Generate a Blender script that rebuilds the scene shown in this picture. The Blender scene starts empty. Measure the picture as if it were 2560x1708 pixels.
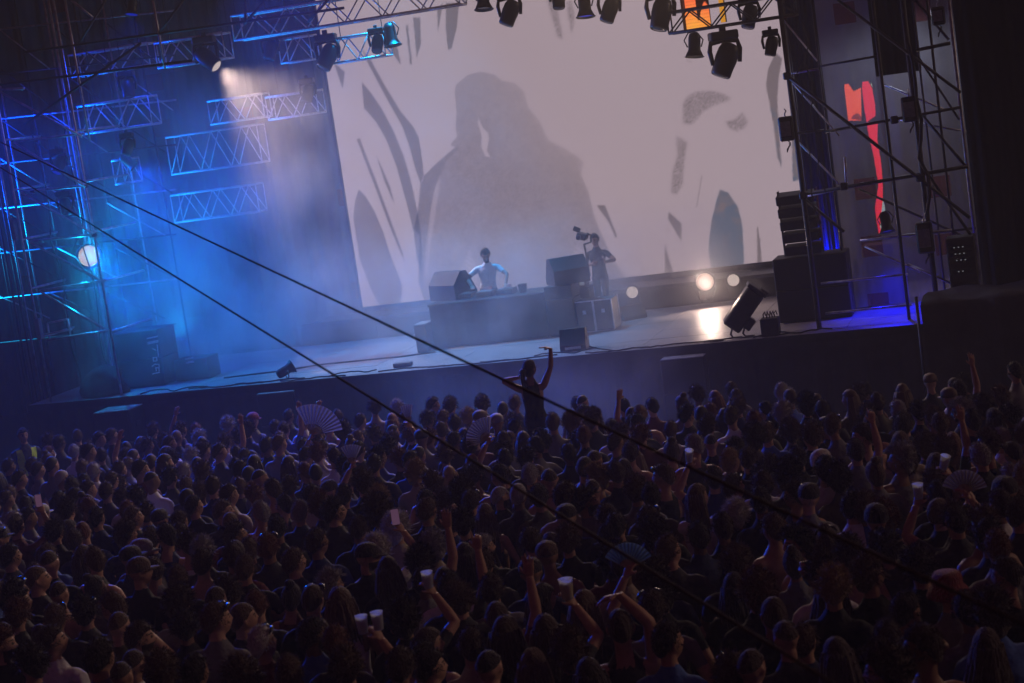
import bpy, bmesh, math, random
import numpy as np
from mathutils import Vector, Matrix, Euler

R_ = math.radians
scene = bpy.context.scene
rng = random.Random(11)
nrng = np.random.default_rng(7)

# ---------------------------------------------------------------- camera
PW, PH, FPX = 2560.0, 1708.0, 4500.0
YAW, PITCH, ROLL = R_(17.3), R_(7.43), R_(8.23)
CF = np.array([-math.sin(YAW)*math.cos(PITCH), math.cos(YAW)*math.cos(PITCH), -math.sin(PITCH)])
_r = np.array([math.cos(YAW), math.sin(YAW), 0.0]); _u = np.cross(_r, CF)
CX = _r*math.cos(ROLL) - _u*math.sin(ROLL)
CY = _u*math.cos(ROLL) + _r*math.sin(ROLL)
CAM = np.array([9.008, -31.627, 6.0])
DECK = 1.4

def P(px, py, x=None, y=None, z=None):
    """the point of the place seen at a photo position, on a known plane"""
    d = CX*(px-PW/2)/FPX + CY*(PH/2-py)/FPX + CF
    ax, v = (0, x) if x is not None else (1, y) if y is not None else (2, z)
    return CAM + d*((v-CAM[ax])/d[ax])

def PD(px, py, dist):
    d = CX*(px-PW/2)/FPX + CY*(PH/2-py)/FPX + CF
    return CAM + d*dist

def ground_z(y): return .058*max(0.0, -6.3-y)     # the square rises gently away from the stage

def PG(px, py, h):
    """point at height h above the rising ground"""
    z = h
    for _ in range(12): q = P(px, py, z=z); z = h+ground_z(q[1])
    return P(px, py, z=z)

def proj(p):
    v = np.asarray(p, float)-CAM; c = v@CF
    return PW/2+FPX*(v@CX)/c, PH/2-FPX*(v@CY)/c, c

cam_d = bpy.data.cameras.new('camera'); cam = bpy.data.objects.new('camera', cam_d)
scene.collection.objects.link(cam)
cam.matrix_world = Matrix(((CX[0], CY[0], -CF[0], CAM[0]), (CX[1], CY[1], -CF[1], CAM[1]), (CX[2], CY[2], -CF[2], CAM[2]), (0, 0, 0, 1)))
cam_d.sensor_width = 36.0; cam_d.lens = 36.0*FPX/PW; cam_d.clip_start = .2; cam_d.clip_end = 400
cam_d.dof.use_dof = True; cam_d.dof.focus_distance = 30.0; cam_d.dof.aperture_fstop = 4.0
scene.camera = cam

# ---------------------------------------------------------------- night sky, weak warm light from the right, exposure
w = bpy.data.worlds.new('World'); scene.world = w; w.use_nodes = True
nt = w.node_tree; nt.nodes.clear()
out = nt.nodes.new('ShaderNodeOutputWorld')
sky = nt.nodes.new('ShaderNodeTexSky'); sky.sky_type = 'NISHITA'; sky.sun_disc = False
sky.sun_elevation = R_(-6); sky.sun_rotation = R_(100)
b1 = nt.nodes.new('ShaderNodeBackground'); b1.inputs[1].default_value = .02
b2 = nt.nodes.new('ShaderNodeBackground'); b2.inputs[0].default_value = (.70, .12, .38, 1); b2.inputs[1].default_value = .034
add = nt.nodes.new('ShaderNodeAddShader')
nt.links.new(sky.outputs[0], b1.inputs[0]); nt.links.new(b1.outputs[0], add.inputs[0]); nt.links.new(b2.outputs[0], add.inputs[1])
nt.links.new(add.outputs[0], out.inputs[0])
sd = bpy.data.lights.new('sun', 'SUN'); sd.energy = .30; sd.angle = R_(6); sd.color = (1, .70, .52)
sun = bpy.data.objects.new('sun', sd); scene.collection.objects.link(sun)
sun.rotation_euler = Vector((-1.0, -.50, -.40)).to_track_quat('-Z', 'Y').to_euler()
vs = scene.view_settings; vs.view_transform = 'Standard'; vs.look = 'None'; vs.exposure = 0; vs.gamma = 1; vs.use_curve_mapping = False
cy = scene.cycles
cy.use_denoising = True; cy.max_bounces = 4; cy.diffuse_bounces = 1; cy.glossy_bounces = 1; cy.transmission_bounces = 2
cy.volume_bounces = 1; cy.transparent_max_bounces = 12; cy.sample_clamp_indirect = 2.0; cy.caustics_reflective = False; cy.caustics_refractive = False
cy.use_light_tree = True; cy.volume_step_rate = 3.0; cy.volume_max_steps = 96
cy.use_adaptive_sampling = True; cy.adaptive_threshold = .012; cy.adaptive_min_samples = 24

COL = scene.collection

# ---------------------------------------------------------------- materials
MATS = {}
def mat(name, color=(.5, .5, .5), rough=.6, metal=0.0, noise=0.0, nscale=8.0, bump=0.0, bscale=40.0, spec=.5, emit=None, estr=0.0, coord='Object'):
    m = bpy.data.materials.new(name); m.use_nodes = True; n = m.node_tree.nodes; l = m.node_tree.links
    p = n['Principled BSDF']
    p.inputs['Base Color'].default_value = (*color, 1); p.inputs['Roughness'].default_value = rough; p.inputs['Metallic'].default_value = metal
    p.inputs['Specular IOR Level'].default_value = spec
    if emit: p.inputs['Emission Color'].default_value = (*emit, 1); p.inputs['Emission Strength'].default_value = estr
    if noise or bump:
        tc = n.new('ShaderNodeTexCoord')
    if noise:
        t = n.new('ShaderNodeTexNoise'); t.inputs['Scale'].default_value = nscale; t.inputs['Detail'].default_value = 5
        l.new(tc.outputs[coord], t.inputs['Vector'])
        r = n.new('ShaderNodeMapRange'); r.inputs[1].default_value = .3; r.inputs[2].default_value = .7
        r.inputs[3].default_value = 1-noise; r.inputs[4].default_value = 1+noise
        l.new(t.outputs[0], r.inputs[0])
        mx = n.new('ShaderNodeVectorMath'); mx.operation = 'SCALE'; mx.inputs[0].default_value = color
        l.new(r.outputs[0], mx.inputs['Scale']); l.new(mx.outputs[0], p.inputs['Base Color'])
        r2 = n.new('ShaderNodeMapRange'); r2.inputs[1].default_value = .3; r2.inputs[2].default_value = .7
        r2.inputs[3].default_value = max(.05, rough-noise*.25); r2.inputs[4].default_value = min(1, rough+noise*.25)
        l.new(t.outputs[0], r2.inputs[0]); l.new(r2.outputs[0], p.inputs['Roughness'])
    if bump:
        t2 = n.new('ShaderNodeTexNoise'); t2.inputs['Scale'].default_value = bscale; t2.inputs['Detail'].default_value = 4
        l.new(tc.outputs[coord], t2.inputs['Vector'])
        bn = n.new('ShaderNodeBump'); bn.inputs['Strength'].default_value = bump; bn.inputs['Distance'].default_value = .02
        l.new(t2.outputs[0], bn.inputs['Height']); l.new(bn.outputs[0], p.inputs['Normal'])
    MATS[name] = m
    return m

mat('asphalt', (.05, .05, .052), .85, noise=.3, nscale=3, bump=.4, bscale=60)
mat('deck_ply', (.30, .28, .29), .44, noise=.14, nscale=3.1, bump=.06, bscale=25, spec=.5)
mat('black_cloth', (.018, .017, .02), .95, noise=.3, nscale=4, bump=.3, bscale=30)
mat('skirt_cloth', (.045, .045, .05), .9, noise=.35, nscale=3, bump=.3, bscale=30)
mat('black_paint', (.022, .022, .025), .5, noise=.3, nscale=12)
mat('speaker_box', (.03, .03, .033), .62, noise=.35, nscale=9, bump=.3, bscale=120)
mat('grille', (.014, .014, .016), .55, bump=.6, bscale=220)
mat('sub_top_lit', (.33, .34, .36), .55, noise=.3, nscale=6)  # box tops made paler than the cabinets, as if light fell on them
mat('aluminium', (.74, .74, .76), .4, metal=.35, noise=.2, nscale=14)
mat('steel_tube', (.46, .46, .5), .42, metal=.7, noise=.35, nscale=9)
mat('dark_tube', (.06, .06, .07), .5, metal=.4, noise=.3, nscale=9)
mat('lamp_black', (.022, .024, .026), .4, noise=.2, nscale=20)
mat('lamp_grey', (.20, .21, .22), .45, noise=.2, nscale=20)
mat('case_ply', (.16, .15, .15), .55, noise=.25, nscale=6, bump=.2, bscale=80)
mat('white_tape', (.75, .76, .74), .7, noise=.15, nscale=30)
mat('cable_rubber', (.02, .019, .021), .6)
mat('rope', (.055, .047, .05), .8, bump=.5, bscale=150)
mat('cup_plastic', (.78, .82, .84), .35, noise=.08, nscale=10)
mat('beer', (.62, .42, .12), .2)
mat('phone_black', (.02, .02, .022), .25)
mat('fan_paper', (.40, .39, .41), .8, noise=.12, nscale=25)
mat('fan_blue', (.22, .36, .42), .8, noise=.2, nscale=25)
mat('fan_rib', (.35, .27, .2), .6)
mat('glass_lens', (.05, .06, .08), .12)
mat('glasses', (.012, .012, .014), .35)
mat('strap', (.02, .02, .025), .8)
def thin_mat(name, color, k=.55):
    m = MATS[name]; n = m.node_tree.nodes; l = m.node_tree.links; t = n.new('ShaderNodeBsdfTranslucent'); t.inputs[0].default_value = (*color, 1)
    mx = n.new('ShaderNodeMixShader'); mx.inputs[0].default_value = k; l.new(n['Principled BSDF'].outputs[0], mx.inputs[1]); l.new(t.outputs[0], mx.inputs[2]); l.new(mx.outputs[0], n['Material Output'].inputs[0])
thin_mat('cup_plastic', (.9, .95, 1.0), .75); thin_mat('fan_paper', (.4, .38, .4), .15); thin_mat('fan_blue', (.18, .33, .4), .2)
def emat(name, col, s):
    m = mat(name, (.02, .02, .02), .5, emit=col, estr=s); return m
emat('lens_white', (1, .70, .56), .52)
emat('lens_warm', (1, .80, .72), .55)
emat('lens_blue', (.01, .03, 1), .35)
emat('led_green', (.35, 1, .6), .35)
emat('led_red', (1, .08, .2), .5)
emat('led_white', (.9, .95, 1), .14)
emat('phone_screen', (.85, .40, .75), .09)

def cloth_mat(name, base, sq, sqscale, transp, seed=0.0, sqamt=.5, stripe=0.0):
    """thin woven scrim: printed squares and stripes, part of the light passes through the weave"""
    m = bpy.data.materials.new(name); m.use_nodes = True; n = m.node_tree.nodes; l = m.node_tree.links
    p = n['Principled BSDF']; p.inputs['Roughness'].default_value = .9; p.inputs['Specular IOR Level'].default_value = .1
    tc = n.new('ShaderNodeTexCoord'); mp = n.new('ShaderNodeMapping'); mp.inputs['Scale'].default_value = (sqscale, sqscale, sqscale); mp.inputs['Location'].default_value = (seed, 0, seed*.7)
    l.new(tc.outputs['Object'], mp.inputs[0])
    sp = n.new('ShaderNodeSeparateXYZ'); l.new(mp.outputs[0], sp.inputs[0])
    def M(op, a, b=None):
        q = n.new('ShaderNodeMath'); q.operation = op
        for i, v in enumerate((a, b)):
            if v is None: continue
            if isinstance(v, (int, float)): q.inputs[i].default_value = v
            else: l.new(v, q.inputs[i])
        return q.outputs[0]
    fx = M('FRACT', sp.outputs[0]); fz = M('FRACT', sp.outputs[2])
    ins = M('MULTIPLY', M('MULTIPLY', M('LESS_THAN', fx, .36), M('LESS_THAN', fz, .36)), 1.0)
    cell = n.new('ShaderNodeCombineXYZ'); l.new(M('FLOOR', sp.outputs[0]), cell.inputs[0]); l.new(M('FLOOR', sp.outputs[2]), cell.inputs[2])
    wn = n.new('ShaderNodeTexWhiteNoise'); l.new(cell.outputs[0], wn.inputs[0])
    ins = M('MULTIPLY', ins, M('GREATER_THAN', wn.outputs[0], 1-sqamt))
    ns = n.new('ShaderNodeTexNoise'); ns.inputs['Scale'].default_value = 1.3; ns.inputs['Detail'].default_value = 6; l.new(tc.outputs['Object'], ns.inputs[0])
    st = n.new('ShaderNodeTexNoise'); st.noise_dimensions = '1D'; st.inputs['Scale'].default_value = 2.2; st.inputs['Detail'].default_value = 2
    sx = n.new('ShaderNodeSeparateXYZ'); l.new(tc.outputs['Object'], sx.inputs[0]); l.new(sx.outputs[0], st.inputs['W'])
    k = M('ADD', M('ADD', .55, M('MULTIPLY', ns.outputs[0], .9)), M('MULTIPLY', M('SUBTRACT', st.outputs[0], .5), stripe))
    c1 = n.new('ShaderNodeVectorMath'); c1.operation = 'SCALE'; c1.inputs[0].default_value = base; l.new(k, c1.inputs['Scale'])
    mx = n.new('ShaderNodeMix'); mx.data_type = 'RGBA'; l.new(ins, mx.inputs[0]); l.new(c1.outputs[0], mx.inputs[6]); mx.inputs[7].default_value = (*sq, 1)
    l.new(mx.outputs[2], p.inputs['Base Color'])
    if transp:
        tr = n.new('ShaderNodeBsdfTransparent'); ms = n.new('ShaderNodeMixShader'); ms.inputs[0].default_value = 1-transp
        tl = n.new('ShaderNodeBsdfTranslucent'); l.new(mx.outputs[2], tl.inputs[0]); ms2 = n.new('ShaderNodeMixShader'); ms2.inputs[0].default_value = .4
        l.new(p.outputs[0], ms2.inputs[1]); l.new(tl.outputs[0], ms2.inputs[2])
        l.new(tr.outputs[0], ms.inputs[1]); l.new(ms2.outputs[0], ms.inputs[2]); l.new(ms.outputs[0], n['Material Output'].inputs[0])
    MATS[name] = m
cloth_mat('backdrop_cloth', (.12, .12, .135), (.19, .05, .045), .9, 0, .3, .3, .9)
cloth_mat('scrim', (.40, .40, .42), (.36, .15, .15), .95, .42, .2, .42)

def objcolor_mat(name, kind):
    m = bpy.data.materials.new(name); m.use_nodes = True; n = m.node_tree.nodes; l = m.node_tree.links
    p = n['Principled BSDF']; oi = n.new('ShaderNodeObjectInfo'); tc = n.new('ShaderNodeTexCoord')
    ns = n.new('ShaderNodeTexNoise'); ns.inputs['Detail'].default_value = 4; l.new(tc.outputs['Object'], ns.inputs[0])
    if kind == 'skin':
        cr = n.new('ShaderNodeValToRGB'); cr.color_ramp.elements[0].color = (.08, .04, .026, 1); cr.color_ramp.elements[1].color = (.56, .34, .25, 1)
        e = cr.color_ramp.elements.new(.55); e.color = (.40, .22, .15, 1)
        l.new(oi.outputs['Alpha'], cr.inputs[0]); src = cr.outputs[0]; p.inputs['Roughness'].default_value = .5; ns.inputs['Scale'].default_value = 30; amt = .12
        p.inputs['Specular IOR Level'].default_value = .35
    elif kind == 'shirt':
        src = oi.outputs['Color']; p.inputs['Roughness'].default_value = .85; ns.inputs['Scale'].default_value = 14; amt = .08
        bt = n.new('ShaderNodeTexNoise'); bt.inputs['Scale'].default_value = 11; bt.inputs['Detail'].default_value = 2; l.new(tc.outputs['Object'], bt.inputs[0])
        bn = n.new('ShaderNodeBump'); bn.inputs['Strength'].default_value = .7; bn.inputs['Distance'].default_value = .05; l.new(bt.outputs[0], bn.inputs['Height']); l.new(bn.outputs[0], p.inputs['Normal'])
    else:
        src = oi.outputs['Color']; p.inputs['Roughness'].default_value = .75; ns.inputs['Scale'].default_value = 60; amt = .35; p.inputs['Sheen Weight'].default_value = .3; p.inputs['Sheen Roughness'].default_value = .5
        mp = n.new('ShaderNodeMapping'); mp.inputs['Scale'].default_value = (85, 85, 9); l.new(tc.outputs['Object'], mp.inputs[0]); hb = n.new('ShaderNodeTexNoise'); hb.inputs['Scale'].default_value = 1.0; hb.inputs['Detail'].default_value = 3; l.new(mp.outputs[0], hb.inputs[0])
        bn = n.new('ShaderNodeBump'); bn.inputs['Strength'].default_value = 1.0; bn.inputs['Distance'].default_value = .03; l.new(hb.outputs[0], bn.inputs['Height']); l.new(bn.outputs[0], p.inputs['Normal'])
        p.inputs['Specular IOR Level'].default_value = .25
    r = n.new('ShaderNodeMapRange'); r.inputs[1].default_value = .3; r.inputs[2].default_value = .7; r.inputs[3].default_value = 1-amt; r.inputs[4].default_value = 1+amt
    l.new(ns.outputs[0], r.inputs[0]); v = n.new('ShaderNodeVectorMath'); v.operation = 'SCALE'; l.new(src, v.inputs[0]); l.new(r.outputs[0], v.inputs['Scale'])
    l.new(v.outputs[0], p.inputs['Base Color']); MATS[name] = m
objcolor_mat('skin', 'skin'); objcolor_mat('shirt', 'shirt'); objcolor_mat('hair', 'hair')
mat('trousers', (.03, .03, .04), .85, noise=.3, nscale=10)
mat('feature_dark', (.03, .02, .016), .6)
mat('hivis', (.62, .85, .05), .6, noise=.15, nscale=12)
mat('lips', (.30, .11, .09), .45)
def attr_mat(name, emission):
    m = bpy.data.materials.new(name); m.use_nodes = True; n = m.node_tree.nodes; l = m.node_tree.links
    a = n.new('ShaderNodeAttribute'); a.attribute_name = 'col'
    if emission:
        n.remove(n['Principled BSDF']); e = n.new('ShaderNodeEmission'); e.inputs[1].default_value = 1.0
        l.new(a.outputs[0], e.inputs[0]); l.new(e.outputs[0], n['Material Output'].inputs[0])
    else:
        l.new(a.outputs[0], n['Principled BSDF'].inputs['Base Color']); n['Principled BSDF'].inputs['Roughness'].default_value = .7
    MATS[name] = m; return m
attr_mat('led_video', True); attr_mat('crowd_mix', False)

# ---------------------------------------------------------------- mesh helpers
def frame_of(d):
    d = np.asarray(d, float); d = d/np.linalg.norm(d)
    a = np.array([0, 0, 1.]) if abs(d[2]) < .9 else np.array([0, 1., 0])
    s = np.cross(a, d); s /= np.linalg.norm(s); t = np.cross(d, s)
    return d, s, t

class MB:
    def __init__(s): s.v = []; s.f = []; s.n = 0
    def add(s, v, f):
        v = np.asarray(v, float).reshape(-1, 3); s.v.append(v); s.f += [tuple(int(i)+s.n for i in q) for q in f]; s.n += len(v); return s
    def box(s, c, size, rot=None, bev=0.0):
        h = np.array(size, float)/2; c = np.asarray(c, float)
        if bev <= 0:
            v = np.array([[x, y, z] for x in (-1, 1) for y in (-1, 1) for z in (-1, 1)], float)*h
            f = [(0, 1, 3, 2), (4, 6, 7, 5), (0, 4, 5, 1), (2, 3, 7, 6), (0, 2, 6, 4), (1, 5, 7, 3)]
        else:
            b = min(bev, h.min()*.9); v = []; idx = {}
            for x in (-1, 1):
                for y in (-1, 1):
                    for z in (-1, 1):
                        for a in range(3):
                            q = np.array([x, y, z])*(h-b); q[a] = np.array([x, y, z])[a]*h[a]
                            idx[(x, y, z, a)] = len(v); v.append(q)
            f = []
            for a in range(3):
                o = [(1, 2), (2, 0), (0, 1)][a]
                for sg in (-1, 1):
                    q = []
                    for e in ((-1, -1), (1, -1), (1, 1), (-1, 1)):
                        k = [0, 0, 0]; k[a] = sg; k[o[0]] = e[0]; k[o[1]] = e[1]; q.append(idx[(*k, a)])
                    f.append(q if sg > 0 else q[::-1])
            for a in range(3):
                o = [(1, 2), (2, 0), (0, 1)][a]
                for e in ((-1, -1), (1, -1), (1, 1), (-1, 1)):
                    q = []
                    for sg in (-1, 1):
                        k = [0, 0, 0]; k[a] = sg; k[o[0]] = e[0]; k[o[1]] = e[1]
                        q.append((idx[(*k, o[0])], idx[(*k, o[1])]))
                    f.append((q[0][0], q[1][0], q[1][1], q[0][1]))
            for x in (-1, 1):
                for y in (-1, 1):
                    for z in (-1, 1): f.append([idx[(x, y, z, a)] for a in range(3)])
            v = np.array(v)
        if rot is not None: v = v@np.array(rot).T
        return s.add(v+c, f)
    def path(s, pts, rad, n=8, side=None, flat=1.0, closed=False, caps=True):
        """loft along a polyline; rad scalar or list; flat squeezes the ring along the second axis"""
        pts = np.asarray(pts, float); m = len(pts); rad = np.broadcast_to(np.asarray(rad, float), (m,))
        V = []; prev = None
        for i in range(m):
            d = pts[min(i+1, m-1)]-pts[max(i-1, 0)]; d = d/(np.linalg.norm(d)+1e-9)
            if prev is None:
                if side is not None: a = np.asarray(side, float)-d*np.dot(side, d); a /= np.linalg.norm(a)
                else: a = frame_of(d)[1]
            else:
                a = prev-d*np.dot(prev, d); a /= np.linalg.norm(a)
            prev = a; b = np.cross(d, a); t = np.arange(n)*2*math.pi/n
            V.append(pts[i]+rad[i]*(np.cos(t)[:, None]*a+flat*np.sin(t)[:, None]*b))
        V = np.concatenate(V); F = []
        for i in range(m-1):
            for j in range(n): F.append((i*n+j, i*n+(j+1) % n, (i+1)*n+(j+1) % n, (i+1)*n+j))
        if caps: F.append(tuple(range(n))[::-1]); F.append(tuple((m-1)*n+j for j in range(n)))
        return s.add(V, F)
    def tube(s, a, b, r, n=8): return s.path([a, b], r, n)
    def rings(s, rings, n=16):
        """rings: list of (cx,cy,cz,rx,ry) horizontal ellipses, closed"""
        t = np.arange(n)*2*math.pi/n; V = []; F = []
        for cx, cy_, cz, rx, ry in rings: V.append(np.stack([cx+rx*np.cos(t), cy_+ry*np.sin(t), np.full(n, cz)], 1))
        m = len(rings)
        for i in range(m-1):
            for j in range(n): F.append((i*n+j, i*n+(j+1) % n, (i+1)*n+(j+1) % n, (i+1)*n+j))
        F.append(tuple(range(n))[::-1]); F.append(tuple((m-1)*n+j for j in range(n)))
        return s.add(np.concatenate(V), F)
    def lathe(s, prof, M=None, n=20, cap=True):
        """profile of (r, z) turned round z, then moved by the 4x4 M"""
        t = np.arange(n)*2*math.pi/n; V = []; F = []
        for r, z in prof: V.append(np.stack([r*np.cos(t), r*np.sin(t), np.full(n, z)], 1))
        m = len(prof)
        for i in range(m-1):
            for j in range(n): F.append((i*n+j, i*n+(j+1) % n, (i+1)*n+(j+1) % n, (i+1)*n+j))
        if cap: F.append(tuple(range(n))[::-1]); F.append(tuple((m-1)*n+j for j in range(n)))
        V = np.concatenate(V)
        if M is not None: M = np.array(M); V = V@M[:3, :3].T+M[:3, 3]
        return s.add(V, F)
    def prism(s, poly, a, b):
        """polygon points given in 3D, pushed from offset a to offset b (3D vectors)"""
        p = np.asarray(poly, float); k = len(p); V = np.concatenate([p+a, p+b])
        F = [tuple(range(k))[::-1], tuple(range(k, 2*k))]+[(i, (i+1) % k, k+(i+1) % k, k+i) for i in range(k)]
        return s.add(V, F)
    def arrays(s): return np.concatenate(s.v), s.f

def link(o, parent=None):
    COL.objects.link(o)
    if parent is not None: o.parent = parent
    return o

def mesh_of(name, mb, material, smooth=False, off=None):
    v, f = mb.arrays() if isinstance(mb, MB) else mb
    if off is not None: v = v-np.asarray(off, float)
    me = bpy.data.meshes.new(name); me.from_pydata(v.tolist(), [], f); me.validate(); me.update()
    bm = bmesh.new(); bm.from_mesh(me); bmesh.ops.recalc_face_normals(bm, faces=bm.faces); bm.to_mesh(me); bm.free()
    if material is not None: me.materials.append(MATS[material])
    if smooth: me.polygons.foreach_set('use_smooth', [True]*len(me.polygons))
    return me

def tagp(o, label=None, cat=None, group=None, kind=None):
    if label: o['label'] = label
    if cat: o['category'] = cat
    if group: o['group'] = group
    if kind: o['kind'] = kind
    return o

class Thing:
    """an Empty at the thing's base; parts are built in world coordinates (or local with local=True)"""
    def __init__(s, name, label, cat, loc, group=None, kind=None, rotz=0.0):
        s.loc = np.asarray(loc, float); s.e = bpy.data.objects.new(name, None); s.e.empty_display_size = .2
        link(s.e); s.e.location = s.loc; s.e.rotation_euler = (0, 0, rotz); tagp(s.e, label, cat, group, kind)
    def part(s, name, mb, material, parent=None, smooth=False, local=False, label=None, kind=None):
        me = mesh_of(name, mb, material, smooth, None if local else s.loc)
        o = bpy.data.objects.new(name, me); link(o, parent or s.e); tagp(o, label, kind=kind); return o
    def tube(s, name, a, b, r, material, n=8, smooth=True): return s.part(name, MB().tube(a, b, r, n), material, smooth=smooth)

def single(name, mb, material, label=None, cat=None, group=None, kind=None, smooth=False, loc=None):
    v, f = mb.arrays(); loc = v.mean(0)*[1, 1, 0]+[0, 0, v[:, 2].min()] if loc is None else np.asarray(loc, float)
    me = mesh_of(name, (v, f), material, smooth, loc); o = bpy.data.objects.new(name, me); link(o); o.location = loc
    return tagp(o, label, cat, group, kind)

def rotz(a): c, s = math.cos(a), math.sin(a); return np.array([[c, -s, 0], [s, c, 0], [0, 0, 1]])
def rotx(a): c, s = math.cos(a), math.sin(a); return np.array([[1, 0, 0], [0, c, -s], [0, s, c]])
def roty(a): c, s = math.cos(a), math.sin(a); return np.array([[c, 0, s], [0, 1, 0], [-s, 0, c]])

# ================================================================ PEOPLE: body shapes (built first, while the scene is light)
SKIN, SHIRT, TROU, DARK, VEST, LIPS = range(6)
BODY_SLOTS = ['skin', 'shirt', 'trousers', 'feature_dark', 'hivis', 'lips']

def head_mesh():
    """sculpted head, face towards +y, centre at origin, z up; metres"""
    nu, nv = 40, 28; V = []
    for i in range(nv+1):
        ph = math.pi*i/nv
        for j in range(nu):
            th = 2*math.pi*j/nu
            V.append((math.sin(ph)*math.cos(th), math.sin(ph)*math.sin(th), math.cos(ph)))
    V = np.array(V); x, y, z = V.T.copy()
    wx = .076*(1-.28*np.clip(-z, 0, 1)**1.6); dy = .098*np.ones_like(z)
    X = x*wx; Y = y*dy; Z = z*.118
    low = np.clip(-z, 0, 1)
    Y = np.where(y < 0, Y*(1-.35*low), Y)+.020*low
    fr = np.clip(y, 0, 1)
    g = lambda cx, cz, sx, sz: np.exp(-((X-cx)/sx)**2-((Z-cz)/sz)**2)*fr
    Y += .026*g(0, -.022, .014, .018)+.014*g(0, .0, .010, .022)+.007*g(0, .028, .045, .010)
    Y -= .012*g(.032, .008, .018, .012)+.012*g(-.032, .008, .018, .012)
    Y += .008*g(0, -.058, .022, .009)+.010*g(0, -.098, .022, .014)-.006*g(0, -.076, .03, .007)
    V = np.stack([X, Y, Z], 1); F = []
    for i in range(nv):
        for j in range(nu):
            a, b, c, d = i*nu+j, i*nu+(j+1) % nu, (i+1)*nu+(j+1) % nu, (i+1)*nu+j
            if i == 0: F.append((a, c, d))
            elif i == nv-1: F.append((a, b, d))
            else: F.append((a, b, c, d))
    return V, F

def two_bone(sh, wr, l1, l2, hint):
    sh = np.asarray(sh, float); wr = np.asarray(wr, float); d = wr-sh; L = np.linalg.norm(d)
    if L > (l1+l2)*.985: wr = sh+d/L*(l1+l2)*.985; d = wr-sh; L = np.linalg.norm(d)
    a = (l1*l1-l2*l2+L*L)/(2*L); h = math.sqrt(max(0, l1*l1-a*a)); u = d/L
    hv = np.asarray(hint, float); hv = hv-u*np.dot(hv, u); hv /= np.linalg.norm(hv)+1e-9
    return sh+u*a+hv*h, wr

def hand_into(mb, wr, d, nrm, side, curl, spread=.12, point=None):
    """palm and five fingers; d towards fingertips, nrm = palm side, side=+1 thumb on +cross side"""
    d = np.asarray(d, float); d /= np.linalg.norm(d); nrm = np.asarray(nrm, float); nrm = nrm-d*np.dot(nrm, d); nrm /= np.linalg.norm(nrm)
    s = np.cross(nrm, d)*side
    mb.path([wr-d*.02, wr+d*.02, wr+d*.06, wr+d*.098], [.028, .034, .042, .038], 10, side=s, flat=.42)
    for k, (off, L) in enumerate(((.030, .072), (.010, .080), (-.011, .074), (-.031, .058))):
        c = curl if point is None else (0.05 if k == point else 1.5)
        base = wr+d*(.092-.006*abs(k-1))+s*off; dirv = d*math.cos(0)+s*(off/.03*spread); dirv /= np.linalg.norm(dirv)
        pts = [base-dirv*.015, base]; ang = 0; p = base
        for q in (.45, .32, .23):
            ang += c*.55; dv = dirv*math.cos(ang)+nrm*math.sin(ang); p = p+dv*L*q; pts.append(p)
        mb.path(pts, [.010, .0098, .009, .0083, .0065], 7)
    tb = wr+d*.03+s*.03; td = d*.62+s*.72+nrm*.3; td /= np.linalg.norm(td); t2 = d*.9+s*.25+nrm*(.2+curl*.4); t2 /= np.linalg.norm(t2)
    mb.path([tb-td*.02, tb, tb+td*.035, tb+td*.035+t2*.03], [.013, .0125, .0105, .008], 7)

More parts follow.
